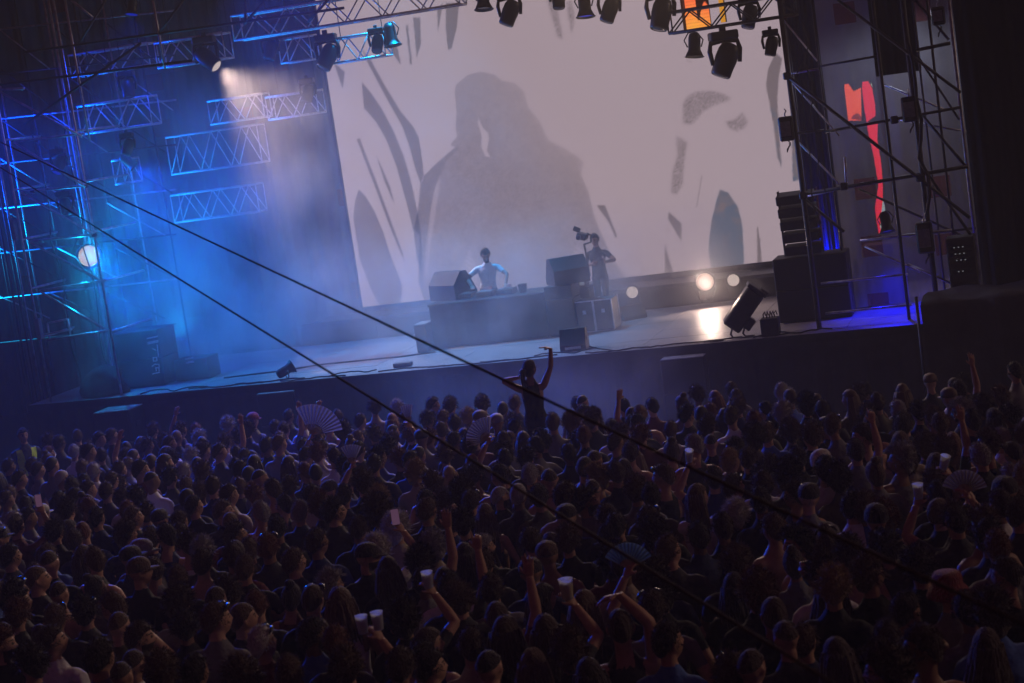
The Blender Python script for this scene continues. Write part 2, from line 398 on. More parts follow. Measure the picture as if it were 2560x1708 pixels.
def build_body(name, arms, head=(0, 0, 0), female=False, cloth='tee', voxel=.0105, beard=False, sit=False, lean=(0, 0), decim=None, vest=False, glasses=False):
    """arms: dict 'L'/'R' -> (wrist, elbow hint, hand dir, palm normal, curl[, point]); facing +y; returns mesh and head matrix"""
    mb = MB(); sw = .165 if female else .19; k = .9 if female else 1.0
    prims = []   # (a, b, ra, rb, class)
    def cap(a, b, ra, rb, c): prims.append((np.asarray(a, float), np.asarray(b, float), ra, rb, c))
    lx, ly = lean
    def L(p):   # lean of the upper body from the hips up
        p = np.asarray(p, float).copy(); t = max(0, p[2]-.95); p[0] += lx*t; p[1] += ly*t; p[2] -= .25*(abs(lx)+abs(ly))*t; return p
    tor = [(.84, .145, .10), (.92, .172 if female else .165, .118), (1.0, .155 if female else .16, .112), (1.08, .132 if female else .150, .098), (1.2, .145 if female else .165, .108),
           (1.30, .155 if female else .180, .116), (1.355, .150 if female else .172, .106), (1.40, .122 if female else .140, .092), (1.44, .092 if female else .104, .080), (1.475, .072 if female else .080, .070), (1.51, .056, .056)]
    rg = []
    for z, a, b in tor: q = L((0, 0, z)); rg.append((q[0], q[1], q[2], a, b))
    mb.rings(rg, 20)
    if female:
        for sx in (-1, 1): q = L((sx*.07, .085, 1.28)); mb.rings([(q[0], q[1], q[2]-.06, .02, .02), (q[0], q[1], q[2]-.03, .055, .045), (q[0], q[1], q[2], .06, .05), (q[0], q[1]-.02, q[2]+.06, .03, .03)], 12)
    cap(L((0, 0, .95)), L((0, 0, 1.36)), .16, .17, SHIRT)
    cap(L((-.1, 0, 1.375)), L((.1, 0, 1.375)), .09, .09, SHIRT)
    cap((0, 0, .80), (0, 0, .93), .16, .165, TROU)
    n0 = L((0, -.012, 1.46)); hy, hp, ht = head
    hc = L((0, .012, 1.55))+np.array([.10*math.sin(ht), .055*math.sin(-hp)*-1 if False else .06*math.sin(hp), .095])
    Rh = rotz(hy)@roty(ht)@rotx(-hp)
    nk = hc+Rh@np.array([0, -.018, -.07])
    mb.path([n0-[0, 0, .05], n0, (n0+nk)/2, nk], [.068*k, .060*k, .055*k, .055*k], 12)
    cap(n0+[0, 0, .035], nk, .058, .056, SKIN)
    hv, hf = head_mesh(); mb.add(hv@Rh.T+hc, hf)
    for sx in (-1, 1):
        e = np.array([[sx*.074, -.006, -.03], [sx*.083, -.012, -.012], [sx*.087, -.016, .008], [sx*.082, -.012, .028]]); mb.path(e@Rh.T+hc, [.008, .013, .016, .010], 8, side=Rh@np.array([0, 1., 0]), flat=.55)
    cap(hc-Rh@np.array([0, 0, .05]), hc+Rh@np.array([0, 0, .03]), .085, .1, SKIN)
    hands = {}
    for sd, sx in (('L', -1), ('R', 1)):
        spec = arms[sd]; sh = L((sx*sw, -.005, 1.378)); el, wr = two_bone(sh, np.asarray(spec[0], float)*[1, 1, 1], .285, .255, spec[1])
        inn = L((sx*.10, -.005, 1.375))
        s1 = sh+(inn-sh)*.3+(el-sh)*.02; mb.path([inn, s1, sh+(el-sh)*.10, sh+(el-sh)*.28, sh+(el-sh)*.6, el], [.066*k, .062*k, .059*k, .056*k, .049*k, .041*k], 12)
        mb.path([el+(sh-el)*.1, el, el+(wr-el)*.3, el+(wr-el)*.7, wr], [.040*k, .042*k, .043*k, .034*k, .028*k], 12)
        if voxel < .009 or spec[4] < 9: hand_into(mb, wr, spec[2], spec[3], sx*(-1), spec[4], point=spec[5] if len(spec) > 5 else None)
        hands[sd] = (wr, np.asarray(spec[2], float))
        sl = {'tee': .62, 'long': 1, 'tank': -1, 'bare': -1}[cloth]
        if sl > 0: cap(sh, sh+(el-sh)*min(sl, 1), .062, .05, SHIRT)
        cap(sh+(el-sh)*max(0, sl), el, .05, .042, SKIN if cloth != 'long' else SHIRT)
        cap(el, wr, .043, .03, SKIN if cloth != 'long' else SHIRT)
        cap(wr, wr+np.asarray(spec[2], float)/np.linalg.norm(spec[2])*.17, .04, .03, SKIN)
    for sx in (-1, 1):
        if sit:
            hip = np.array([sx*.085, .02, .88]); kn = np.array([sx*.16, .40, .84]); an = np.array([sx*.15, .34, .45]); toe = np.array([sx*.15, .50, .42])
        else:
            hip = np.array([sx*.088, 0, .90]); kn = np.array([sx*.095, .02, .49]); an = np.array([sx*.10, -.015, .085]); toe = np.array([sx*.12, .16, .04])
        mb.path([hip+[0, 0, .02], hip+(kn-hip)*.1, hip+(kn-hip)*.5, kn, kn+(an-kn)*.35, an], [.085, .092, .078, .058, .056, .040], 12)
        mb.path([an+(an-toe)*.25+[0, 0, -.02], an+[0, 0, -.02], (an+toe)/2, toe], [.035, .045, .042, .03], 10)
        cap(hip, kn, .09, .06, TROU); cap(kn, an, .055, .04, TROU); cap(an, toe, .045, .04, DARK)
    v, f = mb.arrays(); me = bpy.data.meshes.new(name+'_src'); me.from_pydata(v.tolist(), [], f); me.update()
    o = bpy.data.objects.new('tmp', me); COL.objects.link(o)
    r = o.modifiers.new('r', 'REMESH'); r.mode = 'VOXEL'; r.voxel_size = voxel; r.use_smooth_shade = True
    s = o.modifiers.new('s', 'SMOOTH'); s.factor = .5; s.iterations = 7 if voxel > .009 else 2
    if decim: d = o.modifiers.new('d', 'DECIMATE'); d.ratio = decim
    dg = bpy.context.evaluated_depsgraph_get(); out_me = bpy.data.meshes.new_from_object(o.evaluated_get(dg)); out_me.name = name
    bpy.data.objects.remove(o); bpy.data.meshes.remove(me)
    out_me.materials.clear()
    for m_ in BODY_SLOTS: out_me.materials.append(MATS[m_])
    nf = len(out_me.polygons); c = np.zeros(nf*3); out_me.polygons.foreach_get('center', c); c = c.reshape(-1, 3)
    best = np.full(nf, 9e9); cls = np.zeros(nf, int)
    for a, b, ra, rb, cl in prims:
        ab = b-a; t = np.clip(((c-a)@ab)/(ab@ab), 0, 1); d_ = np.linalg.norm(c-(a+t[:, None]*ab), axis=1)-(ra+(rb-ra)*t)
        m_ = d_ < best; best[m_] = d_[m_]; cls[m_] = cl
    z = c[:, 2]
    if cloth == 'bare': cls[(cls == SHIRT)] = SKIN
    if cloth == 'tank':
        q = c-L((0, 0, 1.4)); cls[(cls == SHIRT) & ((np.abs(q[:, 0]) > .115) & (q[:, 2] > -.16) | (q[:, 2] > .02) & (np.abs(q[:, 0]) < .055))] = SKIN
    hl = (c-hc)@Rh                       # face features in head space
    inh = np.linalg.norm(hl/[.1, .14, .14], axis=1) < 1.1
    fr = inh & (hl[:, 1] > .055)
    cls[inh & (cls == SHIRT)] = SKIN
    for sx in (-1, 1):
        cls[fr & (np.hypot((hl[:, 0]-sx*.031)/1.5, hl[:, 2]-.006) < .009)] = DARK
        cls[fr & (np.abs(hl[:, 0]-sx*.032) < .021) & (np.abs(hl[:, 2]-.030) < .0055)] = DARK
    cls[fr & (np.abs(hl[:, 0]) < .024) & (np.abs(hl[:, 2]+.058) < .009)] = LIPS
    if beard:
        cls[inh & (hl[:, 1] > .0) & (hl[:, 2] < -.035) & (hl[:, 2] > -.14) & ~(np.hypot(hl[:, 0], hl[:, 2]+.058) < .016)] = DARK
    if vest:
        q = c-L((0, 0, 1.2)); cls[(cls == SHIRT) & (np.abs(q[:, 2]+.02) < .24) & (np.abs(q[:, 0]) < .17) & ~((q[:, 1] > 0) & (np.abs(q[:, 0]) < .055+.12*np.clip(q[:, 2], 0, 1)))] = VEST
    out_me.polygons.foreach_set('material_index', cls.astype(np.int32)); out_me.polygons.foreach_set('use_smooth', [True]*nf)
    out_me.update()
    Mh = Matrix(((*Rh[0], hc[0]), (*Rh[1], hc[1]), (*Rh[2], hc[2]), (0, 0, 0, 1)))
    return dict(mesh=out_me, head=Mh, hands=hands)

down = lambda sx: ((sx*.27, .07, .92), (sx*.5, -1, 0), (0, .2, -1), (-sx, 0, 0), .6)
fold = lambda sx: ((sx*.06, .24, 1.18), (sx*1, -.3, -.6), (-sx, .3, .2), (0, -1, 0), .8)
hipp = lambda sx: ((sx*.20, .10, 1.02), (sx*1, -.6, 0), (-sx*.4, .6, -.6), (0, 0, -1), .7)
up_open = lambda sx: ((sx*.27, .10, 1.93), (sx*1, .2, -.3), (0, .05, 1), (0, 1, 0), .25)
up_bent = lambda sx: ((sx*.24, .16, 1.86), (sx*1, -.1, -.2), (-sx*.3, .2, 1), (0, 1, .2), .45)
up_hold = lambda sx: ((sx*.22, .24, 1.74), (sx*1, .1, -.8), (-sx*.5, .3, .8), (-sx*.8, .6, 0), .95)
up_point = lambda sx: ((sx*.25, .12, 1.90), (sx*1, .2, -.3), (0, .1, 1), (0, 1, 0), .2, 0)
chin = lambda sx: ((sx*.07, .16, 1.46), (sx*1, .2, -.9), (-sx*.2, .2, 1), (0, -1, .1), .8)
over = lambda sx: ((sx*.02, .02, 1.86), (sx*1, .0, .9), (-sx*1, .1, -.15), (0, -.2, -1), .5)
behind = lambda sx: ((sx*.10, -.02, 1.60), (sx*1, -.1, .3), (-sx*1, .0, .1), (0, 1, 0), .5)

BD = {}
BD['plain'] = build_body('body_plain', {'L': down(-1), 'R': down(1)})
BD['plain_bare'] = build_body('body_bare', {'L': down(-1), 'R': down(1)}, head=(.1, -.05, 0), cloth='bare')
BD['fold'] = build_body('body_fold', {'L': fold(-1), 'R': fold(1)}, head=(-.15, -.1, .05))
BD['hip'] = build_body('body_hip', {'L': down(-1), 'R': hipp(1)}, head=(.15, 0, -.06), cloth='long')
BD['fem'] = build_body('body_fem', {'L': fold(-1), 'R': down(1)}, head=(.05, 0, .05), female=True, cloth='tank')
BD['fem2'] = build_body('body_fem2', {'L': down(-1), 'R': hipp(1)}, head=(-.1, -.1, -.08), female=True)
BD['right'] = build_body('body_right', {'L': down(-1), 'R': down(1)}, head=(-1.15, 0, 0), beard=True)
BD['right2'] = build_body('body_right2', {'L': fold(-1), 'R': down(1)}, head=(-.85, -.1, 0))
BD['left'] = build_body('body_left', {'L': down(-1), 'R': hipp(1)}, head=(1.0, 0, 0), cloth='tank')
BD['femright'] = build_body('body_femright', {'L': down(-1), 'R': down(1)}, head=(-.9, 0, 0), female=True, cloth='tank')
HV = .0062
BD['upR'] = build_body('body_upR', {'L': down(-1), 'R': up_open(1)}, voxel=HV, decim=.35)
BD['upL'] = build_body('body_upL', {'L': up_bent(-1), 'R': down(1)}, voxel=HV, decim=.35, cloth='tank')
BD['hold'] = build_body('body_hold', {'L': down(-1), 'R': up_hold(1)}, voxel=HV, decim=.35)
BD['holdL'] = build_body('body_holdL', {'L': up_hold(-1), 'R': down(1)}, voxel=HV, decim=.35)
BD['point'] = build_body('body_point', {'L': down(-1), 'R': up_point(1)}, voxel=HV, decim=.35)
BD['over'] = build_body('body_over', {'L': down(-1), 'R': over(1)}, voxel=HV, decim=.35, cloth='tank')
BD['behind'] = build_body('body_behind', {'L': behind(-1), 'R': down(1)}, voxel=HV, decim=.35, cloth='bare', head=(0, -.15, .1))
BD['chin'] = build_body('body_chin', {'L': down(-1), 'R': chin(1)}, head=(-1.0, 0, 0), voxel=HV, decim=.35, cloth='tank')
BD['guard'] = build_body('body_guard', {'L': down(-1), 'R': down(1)}, vest=True, head=(0, 0, 0))
BD['girl'] = build_body('body_girl', {'L': ((-.15, .05, 1.535), (-.8, -.1, -.9), (.25, .0, 1), (1, 0, 0), .9), 'R': ((.335, .10, 1.905), (1, .1, 0), (-1, .1, .28), (0, 0, -1), .22)},
                        head=(-.55, -.22, .12), female=True, cloth='tank', voxel=.0058, decim=.4, sit=True)
BD['dj'] = build_body('body_dj', {'L': ((-.42, .44, 1.02), (-1, -.4, .3), (-.2, 1, -.2), (0, 0, -1), .3), 'R': ((.22, .42, 1.06), (1, -.4, .2), (-.2, 1, -.2), (0, 0, -1), .4)},
                      head=(.25, .55, 0), lean=(-.12, .25), voxel=.007, decim=.4, beard=True)
BD['operator'] = build_body('body_operator', {'L': ((-.30, .30, 1.20), (-1, -.3, -.5), (-.1, .2, 1), (1, 0, 0), 1.1), 'R': ((.02, .26, 1.18), (1, -.4, -.4), (-1, .3, .1), (0, -1, 0), .9)},
                            head=(.05, .12, 0), voxel=.007, decim=.4)

# ---------------------------------------------------------------- hair, hats (head space: face +y)
def hair_shell(zc, infl, amp, freq, back=0.0, seed=0, front=.045):
    """cap of hair over the skull down to zc at the back; noisy thickness"""
    r = np.random.default_rng(seed); nu, nv = 28, 14; V = []; ph3 = r.uniform(0, 6.28, 12)
    for i in range(nv+1):
        t = i/nv
        for j in range(nu):
            th = 2*math.pi*j/nu; fy = math.sin(th)
            lim = math.radians(62 if fy > .5 else 62+(48+zc*60)*(0.5-fy)/1.5) if True else 0
            ph = t*lim
            n_ = sum(math.sin(freq*(k+1)*.7*th+ph3[k])*math.sin(freq*(k+1)*.6*ph*2+ph3[k+4])/(k+1) for k in range(4))
            rr = 1+infl+amp*n_*.6+amp*r.uniform(-.5, .5)
            if i == nv: rr = 1.0
            V.append((math.sin(ph)*math.cos(th)*.079*rr, math.sin(ph)*fy*.100*rr-.003, math.cos(ph)*.120*rr+.002))
    F = [(i*nu+j, i*nu+(j+1) % nu, (i+1)*nu+(j+1) % nu, (i+1)*nu+j) for i in range(nv) for j in range(nu)]
    return np.array(V), F
def strands(mb, n, seed, length, width, up=.5, curl=0.0, droop=.0, zmin=-.2, infl=.03):
    r = np.random.default_rng(seed)
    for _ in range(n):
        while True:
            d = r.normal(size=3); d /= np.linalg.norm(d)
            if d[2] > zmin and not (d[1] > .45 and d[2] < .5): break
        p = d*np.array([.079, .100, .120])*(1+infl*.5); nrm = d/np.array([.079, .100, .120]); nrm /= np.linalg.norm(nrm)
        t = r.normal(size=3); t -= nrm*(t@nrm); t /= np.linalg.norm(t); s = np.cross(nrm, t)
        L = length*r.uniform(.5, 1.2); pts = [p]
        dv = nrm*up+t*(1-up)
        for k in range(2):
            dv = dv+np.array([0, 0, -droop])+curl*s*(1 if k else -1); dv /= np.linalg.norm(dv); pts.append(pts[-1]+dv*L*.5)
        w0 = s*width
        mb.add([pts[0]-w0, pts[0]+w0, pts[1]+w0*.7, pts[1]-w0*.7, pts[2]], [(0, 1, 2, 3), (3, 2, 4)])
def hair_variant(kind, seed):
    mb = MB(); r = np.random.default_rng(seed)
    if kind == 'short': mb.add(*hair_shell(.35, .055, .04, 7, seed=seed)); strands(mb, 560, seed, .032, .0032, .5, .3, infl=.08)
    elif kind == 'messy': mb.add(*hair_shell(.5, .12, .11, 8, seed=seed)); strands(mb, 620, seed, .055, .0042, .6, .5, infl=.2)
    elif kind == 'curly': mb.add(*hair_shell(.75, .24, .17, 11, seed=seed)); strands(mb, 900, seed, .06, .0042, .75, .9, infl=.42)
    elif kind == 'buzz': mb.add(*hair_shell(.2, .012, .004, 4, seed=seed)); strands(mb, 300, seed, .008, .0016, .6, infl=.02)
    elif kind == 'bald': mb.add(*hair_shell(-.45, -.06, .0, 4, seed=seed)); strands(mb, 160, seed, .014, .0018, .4, zmin=-.3, infl=-.03)
    elif kind in ('long', 'pony', 'bun'):
        mb.add(*hair_shell(.9, .07, .03, 5, seed=seed)); strands(mb, 350, seed, .03, .002, .35, droop=.5, infl=.1)
        if kind == 'long':
            for k in range(46):
                a = math.pi*(1.02+.96*k/45); top = np.array([.083*math.cos(a), .1*math.sin(a)+.0, .02+r.uniform(-.02, .03)]); w = r.uniform(.013, .02)
                L = .30+r.uniform(-.06, .06); o = np.array([math.cos(a)*.04, math.sin(a)*.02-.01, 0])
                mb.path([top, top+o*.5+[0, 0, -L*.3], top+o+[r.uniform(-.015, .015), 0, -L*.65], top+o*.8+[r.uniform(-.03, .03), 0, -L]], [w, w*1.15, w, w*.25], 5)
        elif kind == 'pony':
            for k in range(14):
                w = .014; q = np.array([r.uniform(-.02, .02), -.11+r.uniform(-.012, .012), .035+r.uniform(-.015, .015)])
                mb.path([q+[0, .02, 0], q+[0, -.025, .0], q+[r.uniform(-.02, .02), -.05, -.10], q+[r.uniform(-.03, .03), -.03, -.24]], [w, w*1.2, w, w*.3], 5)
        else:
            nb = MB(); mb.lathe([(.005, -.038), (.03, -.03), (.042, -.008), (.042, .012), (.03, .032), (.005, .04)], np.array([[1, 0, 0, 0], [0, 1, 0, -.045], [0, 0, 1, .135], [0, 0, 0, 1.]]), 14); 
            for _ in range(120):
                d = r.normal(size=3); d /= np.linalg.norm(d); p = np.array([0, -.045, .135])+d*.04; t = np.cross(d, r.normal(size=3)); t /= np.linalg.norm(t)
                mb.add([p, p+t*.004, p+d*.012+t*.012], [(0, 1, 2)])
    elif kind == 'cap':
        mb.lathe([(.088, .022), (.091, .05), (.085, .085), (.062, .115), (.03, .13), (.002, .133)], np.diag([1, 1.16, 1, 1.]), 24)
        bp = []
        for k in range(13):
            a = math.pi*(.12+.76*k/12); bp.append((.085*math.cos(a), .10*math.sin(a)))
        outer = [(x*1.08, y+.075*math.sin(math.pi*(i+.0)/12)) for i, (x, y) in enumerate(bp)]
        V = [(x, y, .026) for x, y in bp]+[(x, y, .012) for x, y in outer]+[(x, y, .021) for x, y in bp]+[(x, y, .008) for x, y in outer]; K = 13
        mb.add(V, [(i, i+1, K+i+1, K+i) for i in range(12)]+[(2*K+i+1, 2*K+i, 3*K+i, 3*K+i+1) for i in range(12)]+[(K+i, K+i+1, 3*K+i+1, 3*K+i) for i in range(12)])
        strands(mb, 200, seed, .02, .002, .3, droop=.6, zmin=-.35, infl=.0)
    elif kind == 'bucket':
        mb.lathe([(.135, -.028), (.138, -.024), (.118, .02), (.094, .045), (.09, .10), (.078, .122), (.002, .126)], np.diag([1, 1.13, 1, 1.]), 28)
    elif kind == 'beanie':
        mb.lathe([(.088, .0), (.092, .012), (.09, .04), (.086, .075), (.066, .11), (.035, .128), (.002, .134)], np.diag([1, 1.16, 1, 1.]), 24)
    return mesh_of('hair_'+kind, mb, 'hair', smooth=True)
HM = {k: [hair_variant(k, 100+i*17+j*5) for j in range(n)] for i, (k, n) in enumerate((('short', 3), ('messy', 3), ('curly', 3), ('buzz', 2), ('bald', 1), ('long', 3), ('pony', 2), ('bun', 2), ('cap', 1), ('bucket', 1), ('beanie', 1)))}

HAIRC = {'black': (.025, .021, .021), 'dark brown': (.055, .036, .026), 'brown': (.11, .07, .045), 'fair': (.30, .20, .10), 'grey': (.32, .31, .31), 'white': (.62, .6, .58), 'red': (.22, .02, .022), 'auburn': (.14, .05, .025)}
SHIRTC = {'black': (.012, .012, .014), 'charcoal': (.04, .04, .045), 'grey': (.17, .17, .18), 'white': (.66, .66, .68), 'navy': (.02, .03, .10), 'blue': (.06, .13, .42), 'maroon': (.12, .02, .03), 'olive': (.09, .09, .05), 'beige': (.36, .30, .23)}
STYLEN = {'short': 'short', 'messy': 'tousled', 'curly': 'curly', 'buzz': 'cropped', 'long': 'long', 'pony': 'ponytailed', 'bun': 'bun-tied'}
GR = 'people standing in the crowd'

def put_person(bk, loc, rz, scale, style, hcol, scol, skin, label, group=GR, wscale=1.0, hv=None, cat='person'):
    B = BD[bk]; o = bpy.data.objects.new('person', B['mesh']); link(o)
    o.location = loc; o.rotation_euler = (0, 0, rz); o.scale = (scale*wscale, scale*wscale, scale); o.color = (*SHIRTC[scol], skin); tagp(o, label, cat, group)
    h = bpy.data.objects.new({'cap': 'cap', 'bucket': 'bucket_hat', 'beanie': 'beanie'}.get(style, 'hair'), HM[style][(hv if hv is not None else rng.randrange(9)) % len(HM[style])])
    link(h, o); h.matrix_parent_inverse = Matrix.Identity(4); h.matrix_basis = B['head']@Matrix.Diagonal((1.07, 1.07, 1.06, 1)); h.color = (*HAIRC[hcol], 1)
    return o
# ================================================================ SETTING
single('ground', MB().add([(x, y, ground_z(y)-.002) for y in (-60, -40, -20, -6.3, 60) for x in (-60, 60)], [(0, 1, 3, 2), (2, 3, 5, 4), (4, 5, 7, 6), (6, 7, 9, 8)]), 'asphalt', kind='structure', loc=(0, 0, 0))

def edge_y(x): return -.1-.056*(x+9.8)
SX0, SX1, SYB = -11.2, 7.2, 4.8
st = Thing('stage', 'wide dark stage with scuffed panelled deck and black cloth skirt', 'stage', (-2, 2, 0))
xs = np.linspace(SX0, SX1, 11)
for i in range(10):
    xa, xb = xs[i]+.004, xs[i+1]-.004
    for j in range(5):
        fa, fb = j/5, (j+1)/5
        ya = [edge_y(x)+(SYB-edge_y(x))*fa+.004 for x in (xa, xb)]; yb = [edge_y(x)+(SYB-edge_y(x))*fb-.004 for x in (xa, xb)]
        dz = rng.uniform(-.002, .002)
        st.part('deck_panel', MB().prism([(xa, ya[0], 0), (xb, ya[1], 0), (xb, yb[1], 0), (xa, yb[0], 0)], [0, 0, DECK-.05+dz], [0, 0, DECK+dz]), 'deck_ply')
# front lip and skirt
lip = MB().prism([(SX0, edge_y(SX0)-.03, 0), (SX1, edge_y(SX1)-.03, 0), (SX1, edge_y(SX1)-.002, 0), (SX0, edge_y(SX0)-.002, 0)], [0, 0, DECK-.14], [0, 0, DECK+.004])
st.part('edge_trim', lip, 'black_paint')
def folded_cloth(pts_fn, n, z0, z1, amp, nz=6, seed=0, per=9.0, slant=None):
    r = np.random.default_rng(seed); ph = r.uniform(0, 6.28, 4); V = []; F = []
    for k in range(nz+1):
        t = k/nz
        for i in range(n+1):
            p, nr = pts_fn(i/n); a = amp*(.35+.65*(1-t))*(math.sin(i/n*per*6.28+ph[0])+.5*math.sin(i/n*per*2.3*6.28+ph[1]+t))
            V.append((p[0]+nr[0]*a, p[1]+nr[1]*a, z0+(z1-z0)*t))
    W = n+1
    for k in range(nz):
        for i in range(n): F.append((k*W+i, k*W+i+1, (k+1)*W+i+1, (k+1)*W+i))
    return MB().add(V, F)
st.part('skirt', folded_cloth(lambda t: ((SX0+(SX1-SX0)*t, edge_y(SX0+(SX1-SX0)*t)-.08), (0, -1)), 420, .01, DECK-.13, .025, 8, 3, 46), 'skirt_cloth', smooth=True)
st.part('substructure', MB().box(((SX0+SX1)/2, 2.3, .65), (SX1-SX0-.2, 4.4, 1.28)), 'black_paint')
riser = Thing('screen_riser', 'low black riser running along the foot of the video wall', 'riser', (-1, 5.6, DECK))
for k in range(7):
    xa = -7.2+k*1.8; riser.part('riser_module', MB().box((xa+.9, 5.75, DECK+.2), (1.79, 1.7, .40), bev=.01), 'black_paint')
rail = riser.part('cable_tray', MB().box((-.9, 4.86, DECK+.44), (12.4, .08, .06)), 'dark_tube')

# ---------------------------------------------------------------- LED wall
def r3(x, y): return (800+.366*x, .366*y)
def r4(x, y): return (800+.366*x, 500+.366*y)
def r5(x, y): return (1600+.4085*x, .4085*y)
def r6(x, y): return (1600+.4085*x, 560+.4085*y)
SCY = 6.5; SXL, SXR, SZB, SZT = -6.28, 4.22, 1.94, 9.0
NX, NZ = 420, 290
gx = np.linspace(SXL, SXR, NX); gz = np.linspace(SZB, SZT, NZ); GX, GZ = np.meshgrid(gx, gz)
def inside(poly, X, Z):
    p = np.asarray(poly); r = np.zeros(X.shape, bool); x0, z0 = p[-1]
    for x1, z1 in p:
        c = (z0 > Z) != (z1 > Z)
        with np.errstate(divide='ignore', invalid='ignore'): xi = (x0-x1)*(Z-z1)/(z0-z1+1e-12)+x1
        r ^= c & (X < xi); x0, z0 = x1, z1
    return r
def cover(pts):
    w_ = [P(*q, y=SCY) for q in pts]; poly = [(q[0], q[2]) for q in w_]; a = np.zeros(GX.shape); dx = gx[1]-gx[0]; dz = gz[1]-gz[0]
    for ox in (-.3, .3):
        for oz in (-.3, .3): a += inside(poly, GX+ox*dx, GZ+oz*dz)
    return a/4
def smooth2(a, k):
    for _ in range(k):
        a = (np.roll(a, 1, 0)+np.roll(a, -1, 0)+np.roll(a, 1, 1)+np.roll(a, -1, 1)+a*2)/6
    return a
T3 = lambda L: [r3(*q) for q in L]
T5 = lambda L: [r5(*q) for q in L]
lum = np.ones(GX.shape)
# left lobe shading of the drawn letters
hard = [T3([(95, 430), (170, 490), (155, 610)]),
        T3([(285, 560), (345, 630), (420, 740), (500, 890), (570, 1060), (620, 1230), (665, 1440), (690, 1600), (700, 1750), (690, 1850), (660, 1760), (640, 1590), (600, 1420), (575, 1330), (520, 1130), (450, 950), (380, 830), (300, 740)]),
        T3([(290, 340), (350, 415), (440, 580), (550, 760), (640, 870), (675, 940), (690, 1030), (710, 1195), (690, 1250), (668, 1420), (685, 1250), (650, 1150), (610, 1000), (560, 860), (480, 720), (320, 420)]),
        T3([(250, 950), (272, 945), (300, 1020), (400, 1280), (570, 1740), (568, 1768), (480, 1558), (380, 1290)]),
        T3([(385, 1065), (430, 1160), (480, 1280), (512, 1405), (440, 1240)]),
        T3([(265, 1295), (310, 1340), (370, 1440), (430, 1580), (480, 1740), (565, 1961), (545, 2090), (412, 2095), (340, 1956), (270, 1766), (235, 1546), (228, 1480), (240, 1370)]),
        T3([(455, 290), (520, 280), (555, 450), (500, 370)]), T3([(585, 175), (600, 170), (630, 440), (615, 440)]),
        T3([(635, 120), (685, 120), (690, 300), (660, 395)]), T3([(860, 20), (950, 20), (935, 190), (900, 330), (875, 345), (858, 200)]),
        T3([(800, 60), (840, 20), (805, 225)]), T3([(1890, 1405), (1945, 1400), (2030, 1611), (2020, 1631), (1970, 1516)]),
        T5([(175, 1295), (255, 1370), (255, 1480), (170, 1340)]), T5([(378, 1070), (382, 1070), (348, 1270), (344, 1270)]),
        T5([(720, 1380), (735, 1470), (747, 1610), (746, 1620), (718, 1620), (716, 1400)]), T5([(153, 1490), (170, 1560), (206, 1670), (150, 1675)]),
        T5([(830, 320), (870, 360), (850, 470), (840, 600), (850, 800), (868, 1030), (840, 960), (815, 760), (790, 620), (770, 520), (785, 420)]),
        T5([(945, 500), (990, 600), (995, 1100), (935, 1110), (925, 700)]),
        T5([(490, 1160), (540, 1180), (600, 1270), (625, 1370), (636, 1567), (634, 1620), (440, 1660), (425, 1570), (420, 1500), (440, 1340), (470, 1220)]),
        T5([(275, 355), (318, 385), (300, 378)])]
smoke_tint = np.zeros(GX.shape)
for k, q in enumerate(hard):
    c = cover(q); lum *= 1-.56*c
    if k in (16, 17, 18): smoke_tint = np.maximum(smoke_tint, c)
gr = nrng.normal(size=GX.shape)
for q in (T5([(260, 640), (290, 590), (350, 560), (430, 555), (500, 570), (560, 605), (520, 625), (450, 645), (390, 680), (340, 740), (310, 765), (265, 755)]),
          T5([(625, 685), (660, 745), (640, 785), (590, 805), (550, 785), (520, 745), (570, 735), (600, 715)]),
          T5([(220, 830), (290, 870), (270, 1000), (260, 1130), (225, 1190), (190, 1180), (200, 1050), (230, 950)]),
          T3([(1545, -20), (1610, -20), (1660, 270), (1620, 250)]), T3([(1680, 20), (1720, 0), (1740, 120), (1720, 240)])):
    c = smooth2(cover(q), 2); lum *= 1-c*np.clip(.34+.10*gr, .02, .6)
fig = cover(T3([(1100, 490), (1010, 510), (930, 580), (918, 640), (935, 760), (925, 870), (938, 930), (890, 990), (925, 1005), (800, 1110), (712, 1198), (690, 1260), (668, 1440), (640, 1560), (680, 1610), (675, 1860), (670, 1920), (712, 2051), (712, 2100), (2080, 2000), (2080, 1896), (2000, 1766), (1920, 1596), (1880, 1496), (1830, 1300), (1780, 1190), (1800, 1110), (1760, 1070), (1640, 1000), (1560, 960), (1500, 830), (1420, 730), (1390, 620), (1330, 570), (1240, 550), (1190, 510)]))
figs = smooth2(fig, 14)
right_soft = np.clip((GX-(P(*r3(1100, 700), y=SCY)[0]))/2.6, 0, 1)*np.clip((GZ-2.6)/2.5, 0, 1)
fa = fig*(1-right_soft)+figs**1.3*right_soft
top = np.clip((GZ-4.2)/3.2, 0, 1)
cell = smooth2(nrng.normal(size=GX.shape), 8); cell = cell/cell.std()
lum *= 1-.20*cover(T3([(712, 1198), (925, 1005), (955, 1012), (865, 1100), (818, 1200), (775, 1320), (748, 1480), (722, 1700), (706, 1900), (712, 2051), (670, 1920), (680, 1610), (640, 1560), (668, 1440), (690, 1260)]))
fd = (.42-.17*top-.24*right_soft)*(1+.13*gr+.04*cell)
line = cover(T3([(1078, 800), (1110, 870), (1150, 910), (1155, 950), (1140, 1030), (1165, 1075), (1130, 1070), (1100, 1000), (1105, 930), (1080, 850)]))
stripe_zone = smooth2(np.maximum(cover([r4(*q) for q in ((960, 470), (1020, 340), (1080, 480), (1070, 560), (1130, 620), (1130, 640), (1080, 640), (1020, 610))]), cover([r4(*q) for q in ((1720, 370), (1760, 300), (1870, 430), (1870, 560), (1800, 560))])), 2)
stripes = stripe_zone*(.55+.45*np.sin((GX*.8+GZ*1.0)*52))
